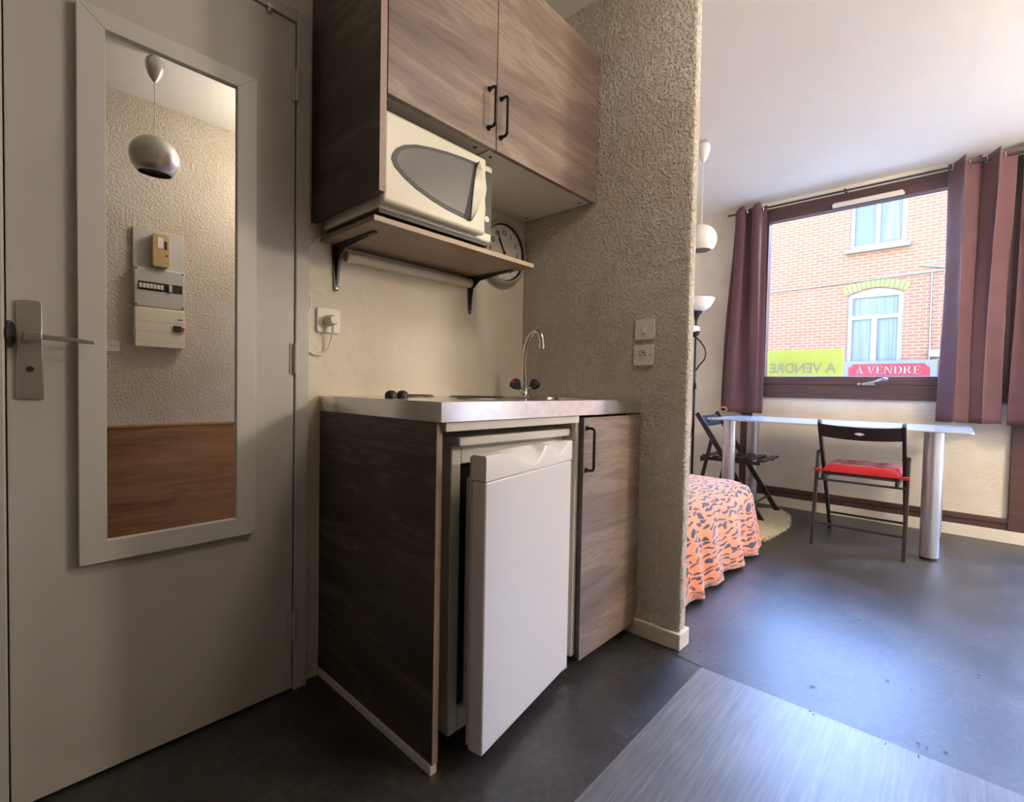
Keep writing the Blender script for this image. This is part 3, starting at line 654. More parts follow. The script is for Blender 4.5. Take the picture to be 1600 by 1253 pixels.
# ------------------------------------------------------------------ refrigerator
fr = thing('refrigerator', 'small white undercounter refrigerator with its door ajar', 'refrigerator', (1.04, 1.2, 0.0))
bm = NB(); x0, x1, y0, y1, z0, z1 = 0.803, 1.280, 0.947, 1.46, 0.022, 0.786
box(bm, x0, x0+0.032, y0, y1, z0, z1); box(bm, x1-0.032, x1, y0, y1, z0, z1); box(bm, x0+0.032, x1-0.032, y0, y1, z1-0.05, z1); box(bm, x0+0.032, x1-0.032, y0, y1, z0, z0+0.065); box(bm, x0+0.032, x1-0.032, y1-0.03, y1, z0+0.065, z1-0.05)
obj('fridge_body', bm, 'fridge_cap', fr, bev=0.004)
bobj('interior_shade', (x0+0.033, x1-0.033, y0+0.012, y1-0.031, z0+0.066, z1-0.051), 'dark', fr)  # black block fills the cavity in place of its shade
bobj('fridge_top', (0.803, 1.282, 0.918, 1.46, 0.7868, 0.811), 'fridge_cap', fr, bev=0.005, seg=3)
for x in (0.825, 1.255):
    bm = NB(); cyl(bm, (x, 0.975, 0.0), (x, 0.975, 0.022), 0.016, n=16); obj('foot', bm, 'black_plastic', fr)
# door, swung open about its right-hand hinge
ang = math.atan2(0.080, 0.461)
HM = T(1.262, 0.897, 0) @ Matrix.Rotation(ang, 4, 'Z') @ T(0, 0, 0)     # local -x runs to the free edge, local y = thickness (towards body)
W = 0.468
bm = NB(); box(bm, -W, 0, 0, 0.044, 0.040, 0.712, HM); fd = obj('fridge_door', bm, 'fridge', fr, bev=0.006, seg=4)
# cap with two scooped finger grips
bm = NB(); zt = 0.775; n = 60; rows = []
def scoop(x):
    t = (x+W)/W
    s = 0.0
    if 0.10 < t < 0.62: s = max(s, 0.046*math.sin(math.pi*min(1, ((t-0.10)/0.52))**2.2))
    if 0.70 < t < 0.97: s = max(s, 0.038*math.sin(math.pi*((0.97-t)/0.27)**1.6))
    return s
for i in range(n+1):
    x = -W+W*i/n; sc_ = scoop(x)
    q = [(0.0, 0.7135), (0.0, zt-sc_-0.004), (0.003, zt-sc_), (0.030, zt-sc_*0.25 if sc_ else zt), (0.041, zt), (0.044, zt-0.003), (0.044, 0.7135)]
    rows.append([bm.verts.new(HM @ Vector((x, a, b))) for a, b in q])
for a, b in zip(rows, rows[1:]):
    for k in range(7): bm.faces.new((a[k], a[(k+1) % 7], b[(k+1) % 7], b[k]))
bm.faces.new(rows[0]); bm.faces.new(rows[-1][::-1])
obj('door_cap', bm, 'fridge', fd, ang=50, label='top cap with scooped finger grips')
bm = NB(); box(bm, -W+0.004, -0.004, 0.0445, 0.053, 0.050, 0.770, HM); obj('door_seal', bm, 'fridge_liner', fr, bev=0.002)
bm = NB(); vs = rrect(-W+0.030, -0.035, 0.11, 0.715, 0.02, 5)
A = [bm.verts.new(HM @ Vector((x, 0.0535, z))) for x, z in vs]; B = [bm.verts.new(HM @ Vector((x, 0.085, z))) for x, z in vs]
bm.faces.new(A); bm.faces.new(B)
for i in range(len(vs)): bm.faces.new((A[i], B[i], B[(i+1) % len(vs)], A[(i+1) % len(vs)]))
obj('door_liner', bm, 'fridge_liner', fr, bev=0.004)
bm = NB(); box(bm, 1.245, 1.272, 0.905, 0.9465, 0.028, 0.038); cyl(bm, (1.258, 0.915, 0.0255), (1.258, 0.915, 0.0395), 0.007, n=12); obj('hinge', bm, 'alu', fr)

# ------------------------------------------------------------------ bed
bed = thing('bed', 'low bed behind the partition, covered by the tiger print blanket', 'bed', (2.56, 1.7, 0))
bobj('bed_base', (2.02, 3.10, 0.90, 2.56, 0.04, 0.20), 'brown', bed, bev=0.01)
bobj('mattress', (2.00, 3.12, 0.88, 2.58, 0.20, 0.385), 'mattress', bed, bev=0.05, seg=4)
for x in (2.06, 3.06):
    for y in (0.94, 2.5): bobj('leg', (x-0.025, x+0.025, y-0.025, y+0.025, 0, 0.04), 'brown', bed)
def bedspread():
    bm = NB(); uvl = bm.loops.layers.uv.new('UVMap')
    xl, xr, yf, yb, rc = 1.965, 3.125, 0.855, 2.585, 0.13
    def path(o):                      # U-shaped outline pushed outwards by o: (point, normal)
        r = max(rc+o, 0.004); a0, b0, f0 = xl-o, xr+o, yf-o; out = []
        for i in range(46): out.append((Vector((a0, yb-(yb-f0-r)*i/45)), Vector((-1, 0))))
        for i in range(1, 14): a = R(180+90*i/14); n_ = Vector((math.cos(a), math.sin(a))); out.append((Vector((a0+r, f0+r))+n_*r, n_))
        for i in range(71): out.append((Vector((a0+r+(b0-a0-2*r)*i/70, f0)), Vector((0, -1))))
        for i in range(1, 14): a = R(270+90*i/14); n_ = Vector((math.cos(a), math.sin(a))); out.append((Vector((b0-r, f0+r))+n_*r, n_))
        for i in range(46): out.append((Vector((b0, f0+r+(yb-f0-r)*i/45)), Vector((1, 0))))
        return out
    prof = [(-0.40, 0.423), (-0.26, 0.421), (-0.16, 0.416), (-0.10, 0.408), (-0.06, 0.396), (-0.03, 0.380), (-0.012, 0.360), (0.0, 0.335), (0.006, 0.30), (0.012, 0.26), (0.018, 0.21), (0.024, 0.16), (0.030, 0.11), (0.036, 0.06), (0.040, 0.0)]
    plen = [-0.40]
    for (a, b), (c, d) in zip(prof, prof[1:]): plen.append(plen[-1]+math.hypot(c-a, d-b))
    P0 = path(0); ss = [0]
    for i in range(1, len(P0)): ss.append(ss[-1]+(P0[i][0]-P0[i-1][0]).length)
    rows = []; uv = {}
    for k, (dd, z) in enumerate(prof):
        Pk = path(dd); Uk = path(plen[k]); row = []
        for i, (p, nrm) in enumerate(Pk):
            s_ = ss[i]; t = max(0, (k-6)/8)
            hem = 0.024+0.020*noise.noise(Vector((s_*5, 1, 0)))+0.010*noise.noise(Vector((s_*17, 4, 0)))
            wv = 0.019*math.sin(s_*30+2.6*math.sin(s_*4.1)+z*2)+0.014*noise.noise(Vector((s_*11, z*3, 2)))
            c_ = abs(nrm.x*nrm.y)*2
            q = p+nrm*(wv*t+c_*t*0.040)
            zz = z if k < 8 else 0.335-(0.335-hem)*(k-7)/7
            zz += 0.004*noise.noise(Vector((p.x*5, p.y*5, 0.4)))*(1-t)
            v = bm.verts.new((q.x, q.y, max(zz, 0.006))); row.append(v); uv[v] = (Uk[i][0].x, Uk[i][0].y)
        rows.append(row)
    for a, b in zip(rows, rows[1:]):
        for k in range(len(a)-1): bm.faces.new((a[k], b[k], b[k+1], a[k+1]))
    bm.faces.new(rows[0])
    for f in bm.faces:
        for l in f.loops: l[uvl].uv = uv[l.vert]
    return bm
bs = obj('bedspread', bedspread(), 'tiger', None, (2.56, 1.7, 0.0), ang=80, sol=0.004)
tag(bs, 'orange tiger print fleece blanket draped over the bed to the floor', 'blanket')

# ------------------------------------------------------------------ shaggy rug
def rug():
    bm = NB(); rnd = random.Random(3)
    poly = [(3.27, 0.85), (3.42, 0.83), (3.75, 0.82), (4.02, 0.88), (4.20, 0.98), (4.12, 1.13), (3.30, 1.13)]
    prism(bm, [(3.30, 0.88), (4.08, 0.92), (4.10, 1.12), (3.30, 1.12)], 'z', 0.0, 0.008)
    def inside(x, y):
        c = False; j = len(poly)-1
        for i in range(len(poly)):
            xi, yi = poly[i]; xj, yj = poly[j]
            if (yi > y) != (yj > y) and x < (xj-xi)*(y-yi)/(yj-yi)+xi: c = not c
            j = i
        return c
    for _ in range(9000):
        x, y = rnd.uniform(3.25, 4.22), rnd.uniform(0.81, 1.3)
        if not inside(x, y): continue
        a = rnd.uniform(0, 6.28); ln = rnd.uniform(0.018, 0.04); r = rnd.uniform(0.0018, 0.003)
        dx, dy = math.cos(a), math.sin(a); nx, ny = -dy*r, dx*r
        p0 = Vector((x, y, 0.004)); p1 = Vector((x+dx*ln*0.5, y+dy*ln*0.5, 0.022+rnd.uniform(0, 0.008))); p2 = Vector((x+dx*ln, y+dy*ln, 0.012+rnd.uniform(0, 0.012)))
        vs = []
        for p in (p0, p1): vs += [bm.verts.new(p+Vector((nx, ny, 0))), bm.verts.new(p-Vector((nx, ny, 0))), bm.verts.new(p+Vector((0, 0, r*1.4)))]
        t = bm.verts.new(p2)
        for k in range(3):
            k2 = (k+1) % 3; bm.faces.new((vs[k], vs[k2], vs[3+k2], vs[3+k])); bm.faces.new((vs[3+k], vs[3+k2], t))
    return bm
tag(obj('shaggy_rug', rug(), 'rug', None, (3.7, 1.05, 0)), 'cream shaggy rug on the dark floor between the bed and the table', 'rug')

# ------------------------------------------------------------------ table
tb = thing('glass_table', 'long bluish glass table on four thick silver legs under the window', 'table', (3.93, 0.63, 0))
bm = NB(); prism(bm, rrect(3.55, 4.30, -0.08, 1.335, 0.02, 4), 'z', 0.735, 0.745)
obj('table_top', bm, 'table_glass', tb, bev=0.002)
for x in (3.655, 4.21):
    for y in (0.085, 1.205):
        bm = NB(); cyl(bm, (x, y, 0.016), (x, y, 0.735), 0.044, n=40); lg = obj('leg', bm, 'silver', tb)
        bm = NB(); cyl(bm, (x, y, 0.0), (x, y, 0.0155), 0.041, 0.0435, 40); obj('foot', bm, 'iron', lg)

# ------------------------------------------------------------------ folding chairs
def make_chair(label):
    t = thing('folding_chair', label, 'chair', (0, 0, 0), 0)
    m = 'chair'
    hw = 0.205
    for s in (-1, 1):
        y = s*hw
        bm = NB(); bar(bm, (-0.250, y, 0.770), (0.250, y, 0.0), (0.0145, 0, 0.010), (0, 0.0095, 0)); obj('long_leg', bm, m, t, bev=0.003)
        bm = NB(); y2 = s*(hw-0.0215); bar(bm, (-0.128, y+s*0.0, 0.575), (-0.250, y, 0.0), (0.013, 0, 0.004), (0, 0.0095, 0))
        for v in bm.verts: v.co.y += s*0.020
        rl = obj('rear_leg', bm, m, t, bev=0.003)
        bm = NB(); cyl(bm, (-0.122, y-s*0.012, 0.562), (-0.122, y+s*0.031, 0.562), 0.008, n=12); box(bm, -0.142, -0.104, y+s*0.008-0.004, y+s*0.008+0.004, 0.545, 0.585); obj('pivot_bracket', bm, 'iron', rl)
        bm = NB(); bar(bm, (-0.225, s*(hw-0.024), 0.425), (0.205, s*(hw-0.024), 0.425), (0, 0.009, 0), (0, 0, 0.013)); obj('seat_rail', bm, m, t, bev=0.003)
    for i in range(6):
        x = -0.185+i*0.078
        bm = NB(); box(bm, x-0.024, x+0.024, -hw+0.014, hw-0.014, 0.4385, 0.451)
        if i == 5: cyl(bm, (x+0.022, -hw+0.012, 0.4448), (x+0.022, hw-0.012, 0.4448), 0.0095, n=12)
        obj('seat_slat', bm, m, t, bev=0.003)
    # curved backrest with an oval finger hole
    bm = NB(); n = 28; zc = 0.715; hh = 0.040
    def col(y, z, off): return Vector((-0.235-0.030*(1-(y/hw)**2)+(0.735-z)*0.55+off, y, z))
    ys = [-hw+0.010+(2*hw-0.020)*i/n for i in range(n+1)]
    for off0 in (0,):
        prev = None
        for i, y in enumerate(ys):
            dip = -0.012*(1-(y/hw)**2)
            inn = abs(y) < 0.0165
            g = math.sqrt(max(0, 1-(y/0.018)**2))*0.0095 if abs(y) < 0.018 else 0
            segs = [(zc+hh+dip, zc+g+dip), (zc-g+dip, zc-hh+dip)]
            cur = [[(col(y, a, -0.007), col(y, a, 0.007), col(y, b, 0.007), col(y, b, -0.007))] for a, b in segs]
            if prev:
                for pq, cq in zip(prev, cur):
                    A = [bm.verts.new(v) for v in pq[0]]; B = [bm.verts.new(v) for v in cq[0]]
                    for k in range(4): bm.faces.new((A[k], A[(k+1) % 4], B[(k+1) % 4], B[k]))
            prev = cur
    bmesh.ops.remove_doubles(bm, verts=bm.verts[:], dist=1e-5)
    obj('backrest', bm, m, t, ang=50)
    for x, z, h2 in ((0.165, 0.130, hw-0.009), (-0.222, 0.130, hw+0.012)):
        bm = NB(); cyl(bm, (x, -h2, z), (x, h2, z), 0.0075, n=12); obj('stretcher', bm, m, t)
    bm = NB(); cyl(bm, (-0.21, -hw-0.01, 0.405), (-0.21, hw+0.01, 0.405), 0.007, n=12); obj('seat_rod', bm, 'iron', t)
    return t
M_['chair'] = mat('black_brown_stained_wood', (0.022, 0.017, 0.016), 0.4)
ch1 = make_chair('black wooden folding chair with the red cushion, seen from behind')
ch1.location = (3.738, 0.412, 0)
ch1['group'] = 'folding chairs at the glass table'
ch2 = ch1.copy(); COL.objects.link(ch2)
for c in list(ch1.children):
    d = c.copy(); COL.objects.link(d); d.parent = ch2
    for g in c.children:
        h = g.copy(); COL.objects.link(h); h.parent = d
ch2['label'] = 'bare black wooden folding chair at the left end of the table, seen from the side'
ch2.location = (3.935, 1.225, 0); ch2.rotation_euler = (0, 0, R(-90))
ch2['group'] = 'folding chairs at the glass table'

# cushion
def cushion():
    bm = NB(); n = 26; X0, X1, Y0, Y1 = 3.535, 3.90, 0.222, 0.602; zb = 0.4525
    top = []; bot = []
    for i in range(n+1):
        a = []; b = []
        for j in range(n+1):
            u, v = i/n, j/n; x = X0+(X1-X0)*u; y = Y0+(Y1-Y0)*v
            e = min(1, min(u, 1-u, v, 1-v)/0.13); rd = math.sqrt(max(0, 1-(1-e)**2))
            tuft = sum(math.exp(-(((u-p)**2+(v-q)**2)/0.006)) for p in (0.3, 0.7) for q in (0.3, 0.7))
            z = zb+0.008+rd*(0.044-0.018*tuft+0.006*noise.noise(Vector((x*18, y*18, 0))))
            a.append(bm.verts.new((x, y, z))); b.append(bm.verts.new((x, y, zb+0.0005+0.005*(1-rd))))
        top.append(a); bot.append(b)
    for i in range(n):
        for j in range(n):
            bm.faces.new((top[i][j], top[i+1][j], top[i+1][j+1], top[i][j+1])); bm.faces.new((bot[i][j], bot[i][j+1], bot[i+1][j+1], bot[i+1][j]))
    for i in range(n):
        for (p, q) in (((i, 0), (i+1, 0)), ((i, n), (i+1, n)), ((0, i), (0, i+1)), ((n, i), (n, i+1))):
            bm.faces.new((top[p[0]][p[1]], top[q[0]][q[1]], bot[q[0]][q[1]], bot[p[0]][p[1]]))
    return bm
cu = thing('seat_cushion', 'red quilted seat cushion tied to the black folding chair', 'cushion', (3.72, 0.41, 0.4525))
obj('cushion_pad', cushion(), 'red', cu, ang=70)
for y0, y1 in ((0.600, 0.648), (0.175, 0.224)):
    bm = NB(); box(bm, 3.520, 3.532, y0, y1, 0.455, 0.474); obj('cushion_tie', bm, 'red', cu, bev=0.002)

# ------------------------------------------------------------------ curtains
rod = thing('curtain_rod', 'thin dark curtain rod running above the window', 'rod', (4.335, 0.5, 2.455))
bm = NB(); cyl(bm, (4.335, -0.50, 2.455), (4.335, 1.50, 2.455), 0.008, n=16); obj('rod_pole', bm, 'iron', rod)
for y in (1.42, 0.66, -0.44):
    bm = NB(); box(bm, 4.335, 4.424 if y < 1.3 else 4.449, y-0.006, y+0.006, 2.462, 2.472); box(bm, 4.335, 4.345, y-0.006, y+0.006, 2.446, 2.466); obj('rod_bracket', bm, 'iron', rod)
def curtain(label, yt0, yt1, yb0, yb1, z0, z1, folds, amp, seed, rings, xo=4.335):
    t = thing('curtain', label, 'curtain', (4.335, (yt0+yt1)/2, z0), group='burgundy curtains')
    bm = NB(); n = folds*22; m = 48; g = []
    for i in range(n+1):
        u = i/n; row = []
        for j in range(m+1):
            v = j/m                                     # 0 top, 1 bottom
            s = v*v*(3-2*v)
            y = (yt0+(yt1-yt0)*u)*(1-s)+(yb0+(yb1-yb0)*u)*s
            ph = 2*math.pi*folds*u+2.0*noise.noise(Vector((seed, v*1.3, u*2)))*v
            a = amp*(1-0.45*v)*(0.7+0.8*noise.noise(Vector((u*2.3, seed*3.3, v*1.4))))
            x = xo+a*math.cos(ph)+0.008*noise.noise(Vector((u*7, v*4, seed)))*v
            yy = y+amp*0.35*math.sin(2*ph)*(1-0.3*v)
            z = z1-(z1-z0)*v+(0.012*math.cos(2*ph+1) if v < 0.02 else 0)+(0.006*noise.noise(Vector((u*5, 0, seed))) if v > 0.98 else 0)
            row.append(bm.verts.new((x, yy, z)))
        g.append(row)
    for i in range(n):
        for j in range(m): bm.faces.new((g[i][j], g[i+1][j], g[i+1][j+1], g[i][j+1]))
    cl = obj('curtain_cloth', bm, 'curtain', t, ang=80, sol=0.0022)
    for k in range(rings):
        y = yt0+(yt1-yt0)*(0.25+k)/(2*folds)*1.0 if rings > 1 else yt0+(yt1-yt0)*0.25/folds
        bm = NB(); pts = [(4.335+0.020*math.cos(a), y+0.004*math.cos(a), 2.455+0.020*math.sin(a)) for a in [2*math.pi*q/20 for q in range(20)]]
        tube(bm, pts, 0.0032, 8, closed=True); obj('grommet', bm, 'chrome', t)
    return t
curtain('narrow burgundy curtain hanging at the left side of the window', 1.20, 1.445, 1.185, 1.515, 0.765, 2.49, 2, 0.042, 1.7, 4)
curtain('burgundy curtain at the right side of the window, nearer the glass', 0.085, -0.235, 0.095, -0.215, 0.765, 2.497, 2, 0.046, 4.1, 4)
curtain('burgundy curtain furthest right, cut off by the picture edge', -0.262, -0.52, -0.245, -0.52, 0.765, 2.515, 1, 0.040, 8.3, 2, 4.315)
bm = NB(); tube(bm, [(4.30+0.0*math.cos(a), 1.475+0.028*math.cos(a), 0.785+0.020*math.sin(a)) for a in [2*math.pi*q/20 for q in range(20)]], 0.008, 10, closed=True)
tag(obj('wooden_ring', bm, 'tan', None, (4.30, 1.475, 0.785)), 'small tan ring at the bottom of the left curtain', 'ring')

# ------------------------------------------------------------------ pendant lamps
def pendant(label, loc, mshade, zc, r, zt=CEIL, tilt=0.0):
    x, y = loc; t = thing('pendant_lamp', label, 'lamp', (x, y, zt), group=None)
    bm = NB(); lathe(bm, [(0.020, 0.0), (0.034, -0.012), (0.040, -0.030), (0.038, -0.055), (0.026, -0.090), (0.012, -0.110), (0.006, -0.118), (0, -0.118)], T(x, y, zt-0.018), 28); obj('ceiling_cup', bm, mshade, t)
    bm = NB(); cyl(bm, (x, y, zt), (x, y, zt-0.020), 0.022, n=16); obj('hook', bm, 'chrome', t)
    bm = NB(); cyl(bm, (x, y, zt-0.13), (x, y, zc+r*0.97), 0.0022, n=8); obj('cable', bm, 'cream', t)
    bm = NB(); mt = T(x, y, zc) @ Matrix.Rotation(tilt, 4, 'X')
    prof = [(r*math.sin(R(a)), r*math.cos(R(a))) for a in range(4, 139, 6)]; inner = [((r-0.0025)*math.sin(R(a)), (r-0.0025)*math.cos(R(a))) for a in range(138, 3, -6)]
    lathe(bm, prof+inner+[prof[0]], mt, 44); sh_ = obj('lamp_shade', bm, mshade, t, ang=60)
    bm = NB(); cyl(bm, (x, y, zc+r*0.98), (x, y, zc+r*0.55), 0.016, n=16); obj('bulb_holder', bm, 'plastic_white', t)
    bm = NB(); lathe(bm, [(0.012, 0.03), (0.018, 0.01), (0.028, -0.02), (0.024, -0.045), (0, -0.055)], T(x, y, zc+0.02), 20)
    obj('bulb', bm, 'bulb', t)
    return t
mb = mat('frosted_bulb', (0.85, 0.83, 0.8), 0.4); M_['bulb'] = mb
pendant('silver ball pendant lamp reflected in the tall mirror', (0.556, -0.014), 'silver_shade', 2.030, 0.103, tilt=R(-4))
pendant('white ball pendant lamp hanging over the bed beside the partition', (3.083, 1.227), 'white_shade', 1.905, 0.094)

def fill_lamp(label, x, y, watts, r=0.15, col=(1.0, 0.86, 0.68)):  # unseen lamp added to brighten the room
    t = thing('added_ceiling_lamp', label, 'lamp', (x, y, CEIL))
    bm = NB(); lathe(bm, [(0, 0), (0.075, 0), (0.078, -0.022), (0.055, -0.03), (0, -0.03)], T(x, y, CEIL), 32); obj('ceiling_plate', bm, 'white_paint', t)
    bm = NB(); lathe(bm, [(0.05, 0.0)]+[(r*math.sin(R(a)), -0.03-r*0.55+r*0.62*math.cos(R(a))) for a in range(20, 181, 10)], T(x, y, CEIL-0.01), 36); obj('globe', bm, GLOBE, t)
    li = bpy.data.lights.new('fill_light', 'POINT'); li.energy = watts; li.color = col; li.shadow_soft_size = r
    lo = bpy.data.objects.new('fill_light', li); COL.objects.link(lo); lo.location = (x, y, CEIL-0.14-r*1.3)
GLOBE = mat('opal_globe', (0.9, 0.87, 0.8), 0.4); BS(GLOBE).inputs['Emission Color'].default_value = (1, 0.86, 0.68, 1); BS(GLOBE).inputs['Emission Strength'].default_value = 4.0
fill_lamp('added opal ceiling lamp brightening the kitchen corner, out of view above the hall', 1.25, 0.0, 16, col=(1.0, 0.88, 0.75))
fill_lamp('added opal ceiling lamp brightening the sleeping area, out of view to the right', 3.1, -1.75, 190, col=(1.0, 0.86, 0.68), r=0.22)
# ------------------------------------------------------------------ floor lamp
fl = thing('floor_lamp', 'black floor lamp with white bowl shade standing behind the bed', 'lamp', (3.90, 1.572, 0))
X, Y = 3.90, 1.572
bm = NB(); lathe(bm, [(0, 0.0), (0.12, 0.0), (0.125, 0.008), (0.10, 0.018), (0.012, 0.026), (0, 0.026)], T(X, Y, 0), 36); obj('base', bm, 'black', fl)
bm = NB(); cyl(bm, (X, Y, 0.024), (X, Y, 1.54), 0.0095, n=16); obj('pole', bm, 'black', fl)
bm = NB(); lathe(bm, [(0.010, 1.510), (0.014, 1.530), (0.030, 1.560), (0.048, 1.585), (0.0, 1.586)], T(X, Y, 0), 28); obj('shade_holder', bm, 'black', fl)
bm = NB(); lathe(bm, [(0.03, 1.587), (0.07, 1.597), (0.105, 1.625), (0.128, 1.665), (0.137, 1.688), (0.134, 1.688), (0.100, 1.630), (0.068, 1.603), (0.03, 1.592), (0.03, 1.587)], T(X, Y, 0), 40); obj('lamp_shade', bm, 'white_shade', fl)
bm = NB(); mt = T(X, Y+0.012, 1.41) @ Matrix.Rotation(R(-25), 4, 'X')
lathe(bm, [(0.012, -0.030), (0.030, -0.020), (0.045, 0.0), (0.0, 0.002)], mt, 24); ra = obj('reading_head', bm, 'black', fl)
bm = NB(); lathe(bm, [(0.044, 0.002), (0.055, 0.030), (0.040, 0.050), (0, 0.056)], mt, 28); obj('small_shade', bm, 'white_shade', ra)
bm = NB(); tube(bm, smooth([(X, Y-0.005, 1.375), (X-0.01, Y-0.05, 1.33), (X-0.01, Y-0.085, 1.27), (X-0.01, Y-0.080, 1.20), (X-0.006, Y-0.03, 1.14), (X, Y-0.010, 1.11)], 5), 0.006, 10); obj('flexible_arm', bm, 'black', fl)
bm = NB(); tube(bm, smooth([(X-0.012, Y-0.004, 1.11), (X-0.014, Y+0.004, 0.95), (X-0.012, Y-0.006, 0.8), (X-0.012, Y+0.01, 0.6), (X-0.015, Y+0.05, 0.42), (X-0.02, Y+0.10, 0.25), (X-0.02, Y+0.13, 0.02)], 5), 0.003, 8); obj('lamp_cord', bm, 'black_plastic', fl)
bm = NB(); box(bm, X-0.022, X-0.008, Y-0.022, Y-0.008, 0.955, 1.01); obj('cord_switch', bm, 'black_plastic', fl, bev=0.003)

# ------------------------------------------------------------------ things on the wall behind the camera (seen in the mirror)
WY = -0.52
mp = thing('electricity_meter', 'beige electricity meter on a grey board, topmost of the three electrical boxes in the mirror', 'meter', (0.665, WY, 1.58))
bobj('meter_board', (0.546, 0.788, WY+0.001, WY+0.022, 1.582, 1.802), 'grey_board', mp, bev=0.003)
bm = NB(); prism(bm, [(0.632, 1.588), (0.700, 1.588), (0.708, 1.60), (0.708, 1.775), (0.632, 1.775), (0.626, 1.76), (0.626, 1.60)], 'y', WY+0.0225, WY+0.075)
mbd = obj('meter_body', bm, 'meter_body', mp, bev=0.004)
bobj('dial_window', (0.650, 0.676, WY+0.0752, WY+0.077, 1.695, 1.755), 'clock_face', mbd)
bobj('counter', (0.682, 0.694, WY+0.0752, WY+0.077, 1.69, 1.735), 'ink', mbd)
bm = NB(); cyl(bm, (0.692, WY+0.075, 1.655), (0.692, WY+0.079, 1.655), 0.005, n=14); obj('seal_button', bm, 'ink', mbd)
bb = thing('breaker_box', 'grey breaker box with dark switch row, middle of three electrical boxes in the mirror', 'electrical box', (0.665, WY, 1.357))
bobj('box_body', (0.546, 0.786, WY+0.001, WY+0.050, 1.358, 1.580), 'grey_board', bb, bev=0.006)
bobj('breaker_slot', (0.565, 0.774, WY+0.0502, WY+0.052, 1.452, 1.500), 'ink', bb)
for k in range(7): bobj('breaker', (0.568+k*0.0165, 0.5815+k*0.0165, WY+0.0522, WY+0.060, 1.462, 1.488), 'plastic_white', bb, bev=0.001)
bobj('main_switch', (0.706, 0.722, WY+0.0522, WY+0.062, 1.455, 1.496), 'grey_board', bb, bev=0.001)
bm = NB()
for x in (0.556, 0.776):
    for z in (1.37, 1.568): cyl(bm, (x, WY+0.050, z), (x, WY+0.0525, z), 0.005, n=12)
obj('cover_screws', bm, 'iron', bb)
fb = thing('fuse_box', 'cream fuse box with two grooves, lowest of the three electrical boxes in the mirror', 'electrical box', (0.665, WY, 1.132))
bobj('box_body', (0.548, 0.786, WY+0.001, WY+0.055, 1.132, 1.355), 'cream', fb, bev=0.006)
bm = NB()
for z in (1.165, 1.222, 1.277): box(bm, 0.550, 0.784, WY+0.0548, WY+0.0558, z-0.001, z+0.001)
obj('grooves', bm, 'old_plastic', fb)
bobj('breaker', (0.728, 0.765, WY+0.0552, WY+0.068, 1.226, 1.262), 'grey_ring', fb, bev=0.001)
bobj('test_button', (0.767, 0.781, WY+0.0552, WY+0.066, 1.232, 1.256), 'red_plastic', fb)
bobj('blue_mark', (0.748, 0.774, WY+0.0552, WY+0.0560, 1.297, 1.302), 'blue_pane', fb)
bobj('screw', (0.556, 0.562, WY+0.0552, WY+0.057, 1.340, 1.346), 'old_plastic', fb)
s4, p4 = socket_plate('wall_socket', 'cream double socket left of the electrical boxes in the mirror', 'socket', T(0.415, WY+0.001, 1.128) @ MYP, 0.150, 0.062)
bm = NB()
for dx in (-0.045, 0.045):
    for q in (-0.008, 0.008): cyl(bm, (0.415+dx+q, WY+0.0098, 1.128), (0.415+dx+q, WY+0.0106, 1.128), 0.0025, n=10)
obj('pin_holes', bm, 'ink', p4)
wp_ = thing('wood_panel', 'low orange-brown wooden panel along the wall in the mirror', 'panel', (0.8, WY, 0))
bobj('panel_board', (0.05, 1.62, WY+0.001, WY+0.022, 0.0, 0.676), 'panel_wood', wp_, bev=0.001)
bobj('top_edge', (0.05, 1.62, WY+0.001, WY+0.026, 0.6765, 0.688), 'panel_edge', wp_, bev=0.001, label='pale top moulding')

# ------------------------------------------------------------------ crumbs on the floor
def crumbs():
    bm = NB(); rnd = random.Random(11)
    for cx, cy, s in ((1.24, 0.02, 0.05), (1.22, 0.06, 0.05), (1.27, 0.10, 0.06), (1.33, 0.30, 0.01), (1.55, 0.1, 0.05), (2.0, 0.3, 0.04), (1.9, 0.05, 0.12), (0.95, 0.0, 0.05), (1.78, -0.1, 0.02), (1.2, 0.30, 0.03), (1.15, 0.8, 0.04), (1.3, 0.68, 0.05)):
        for _ in range(2):
            x, y = cx+rnd.uniform(-s, s)+0.45, cy+rnd.uniform(-s, s); a = rnd.uniform(0, 3.14); l = rnd.uniform(0.0015, 0.006); w2 = rnd.uniform(0.0004, 0.0012)
            z = 0.0023
            box(bm, -l, l, -w2, w2, z, z+0.0012, T(x, y, 0) @ Matrix.Rotation(a, 4, 'Z'))
    return bm
cr = obj('floor_crumbs', crumbs(), 'ink', None, (1.7, 0.1, 0.0)); tag(cr, 'small dark crumbs scattered over the floor', 'crumbs'); cr['kind'] = 'stuff'

# ================================================================== OUTSIDE
GZ = -0.8
struct(bobj('ground', (4.66, 30, -25, 25, GZ-0.2, GZ), 'asphalt'), 'grey street outside the window')
hs = thing('brick_house', 'orange brick house across the street seen through the window', 'building', (12.0, 1.2, GZ))
HX = 12.0; HT = 5.02
def facade():
    """brick sheet with two window openings"""
    bm = NB(); ya, yb = 0.80, 1.70
    low0, low1 = 0.75, 2.98; up0, up1 = 3.86, 4.90
    def slab(y0, y1, z0, z1): box(bm, HX, HX+0.25, y0, y1, z0, z1)
    slab(-9, 0.80, GZ, HT); slab(1.70, 12, GZ, HT); slab(0.80, 1.70, GZ, low0); slab(0.80, 1.70, 3.10, up0); slab(0.80, 1.70, up1, HT)
    # spandrel above the shallow arch
    top = [(0.80, 3.10), (1.70, 3.10)]+[(1.70-0.90*i/12, 2.96+0.115*math.sin(math.pi*i/12)) for i in range(13)]
    prism(bm, top, 'x', HX, HX+0.25)
    return bm
hw_ = obj('wall', facade(), 'brick', hs)
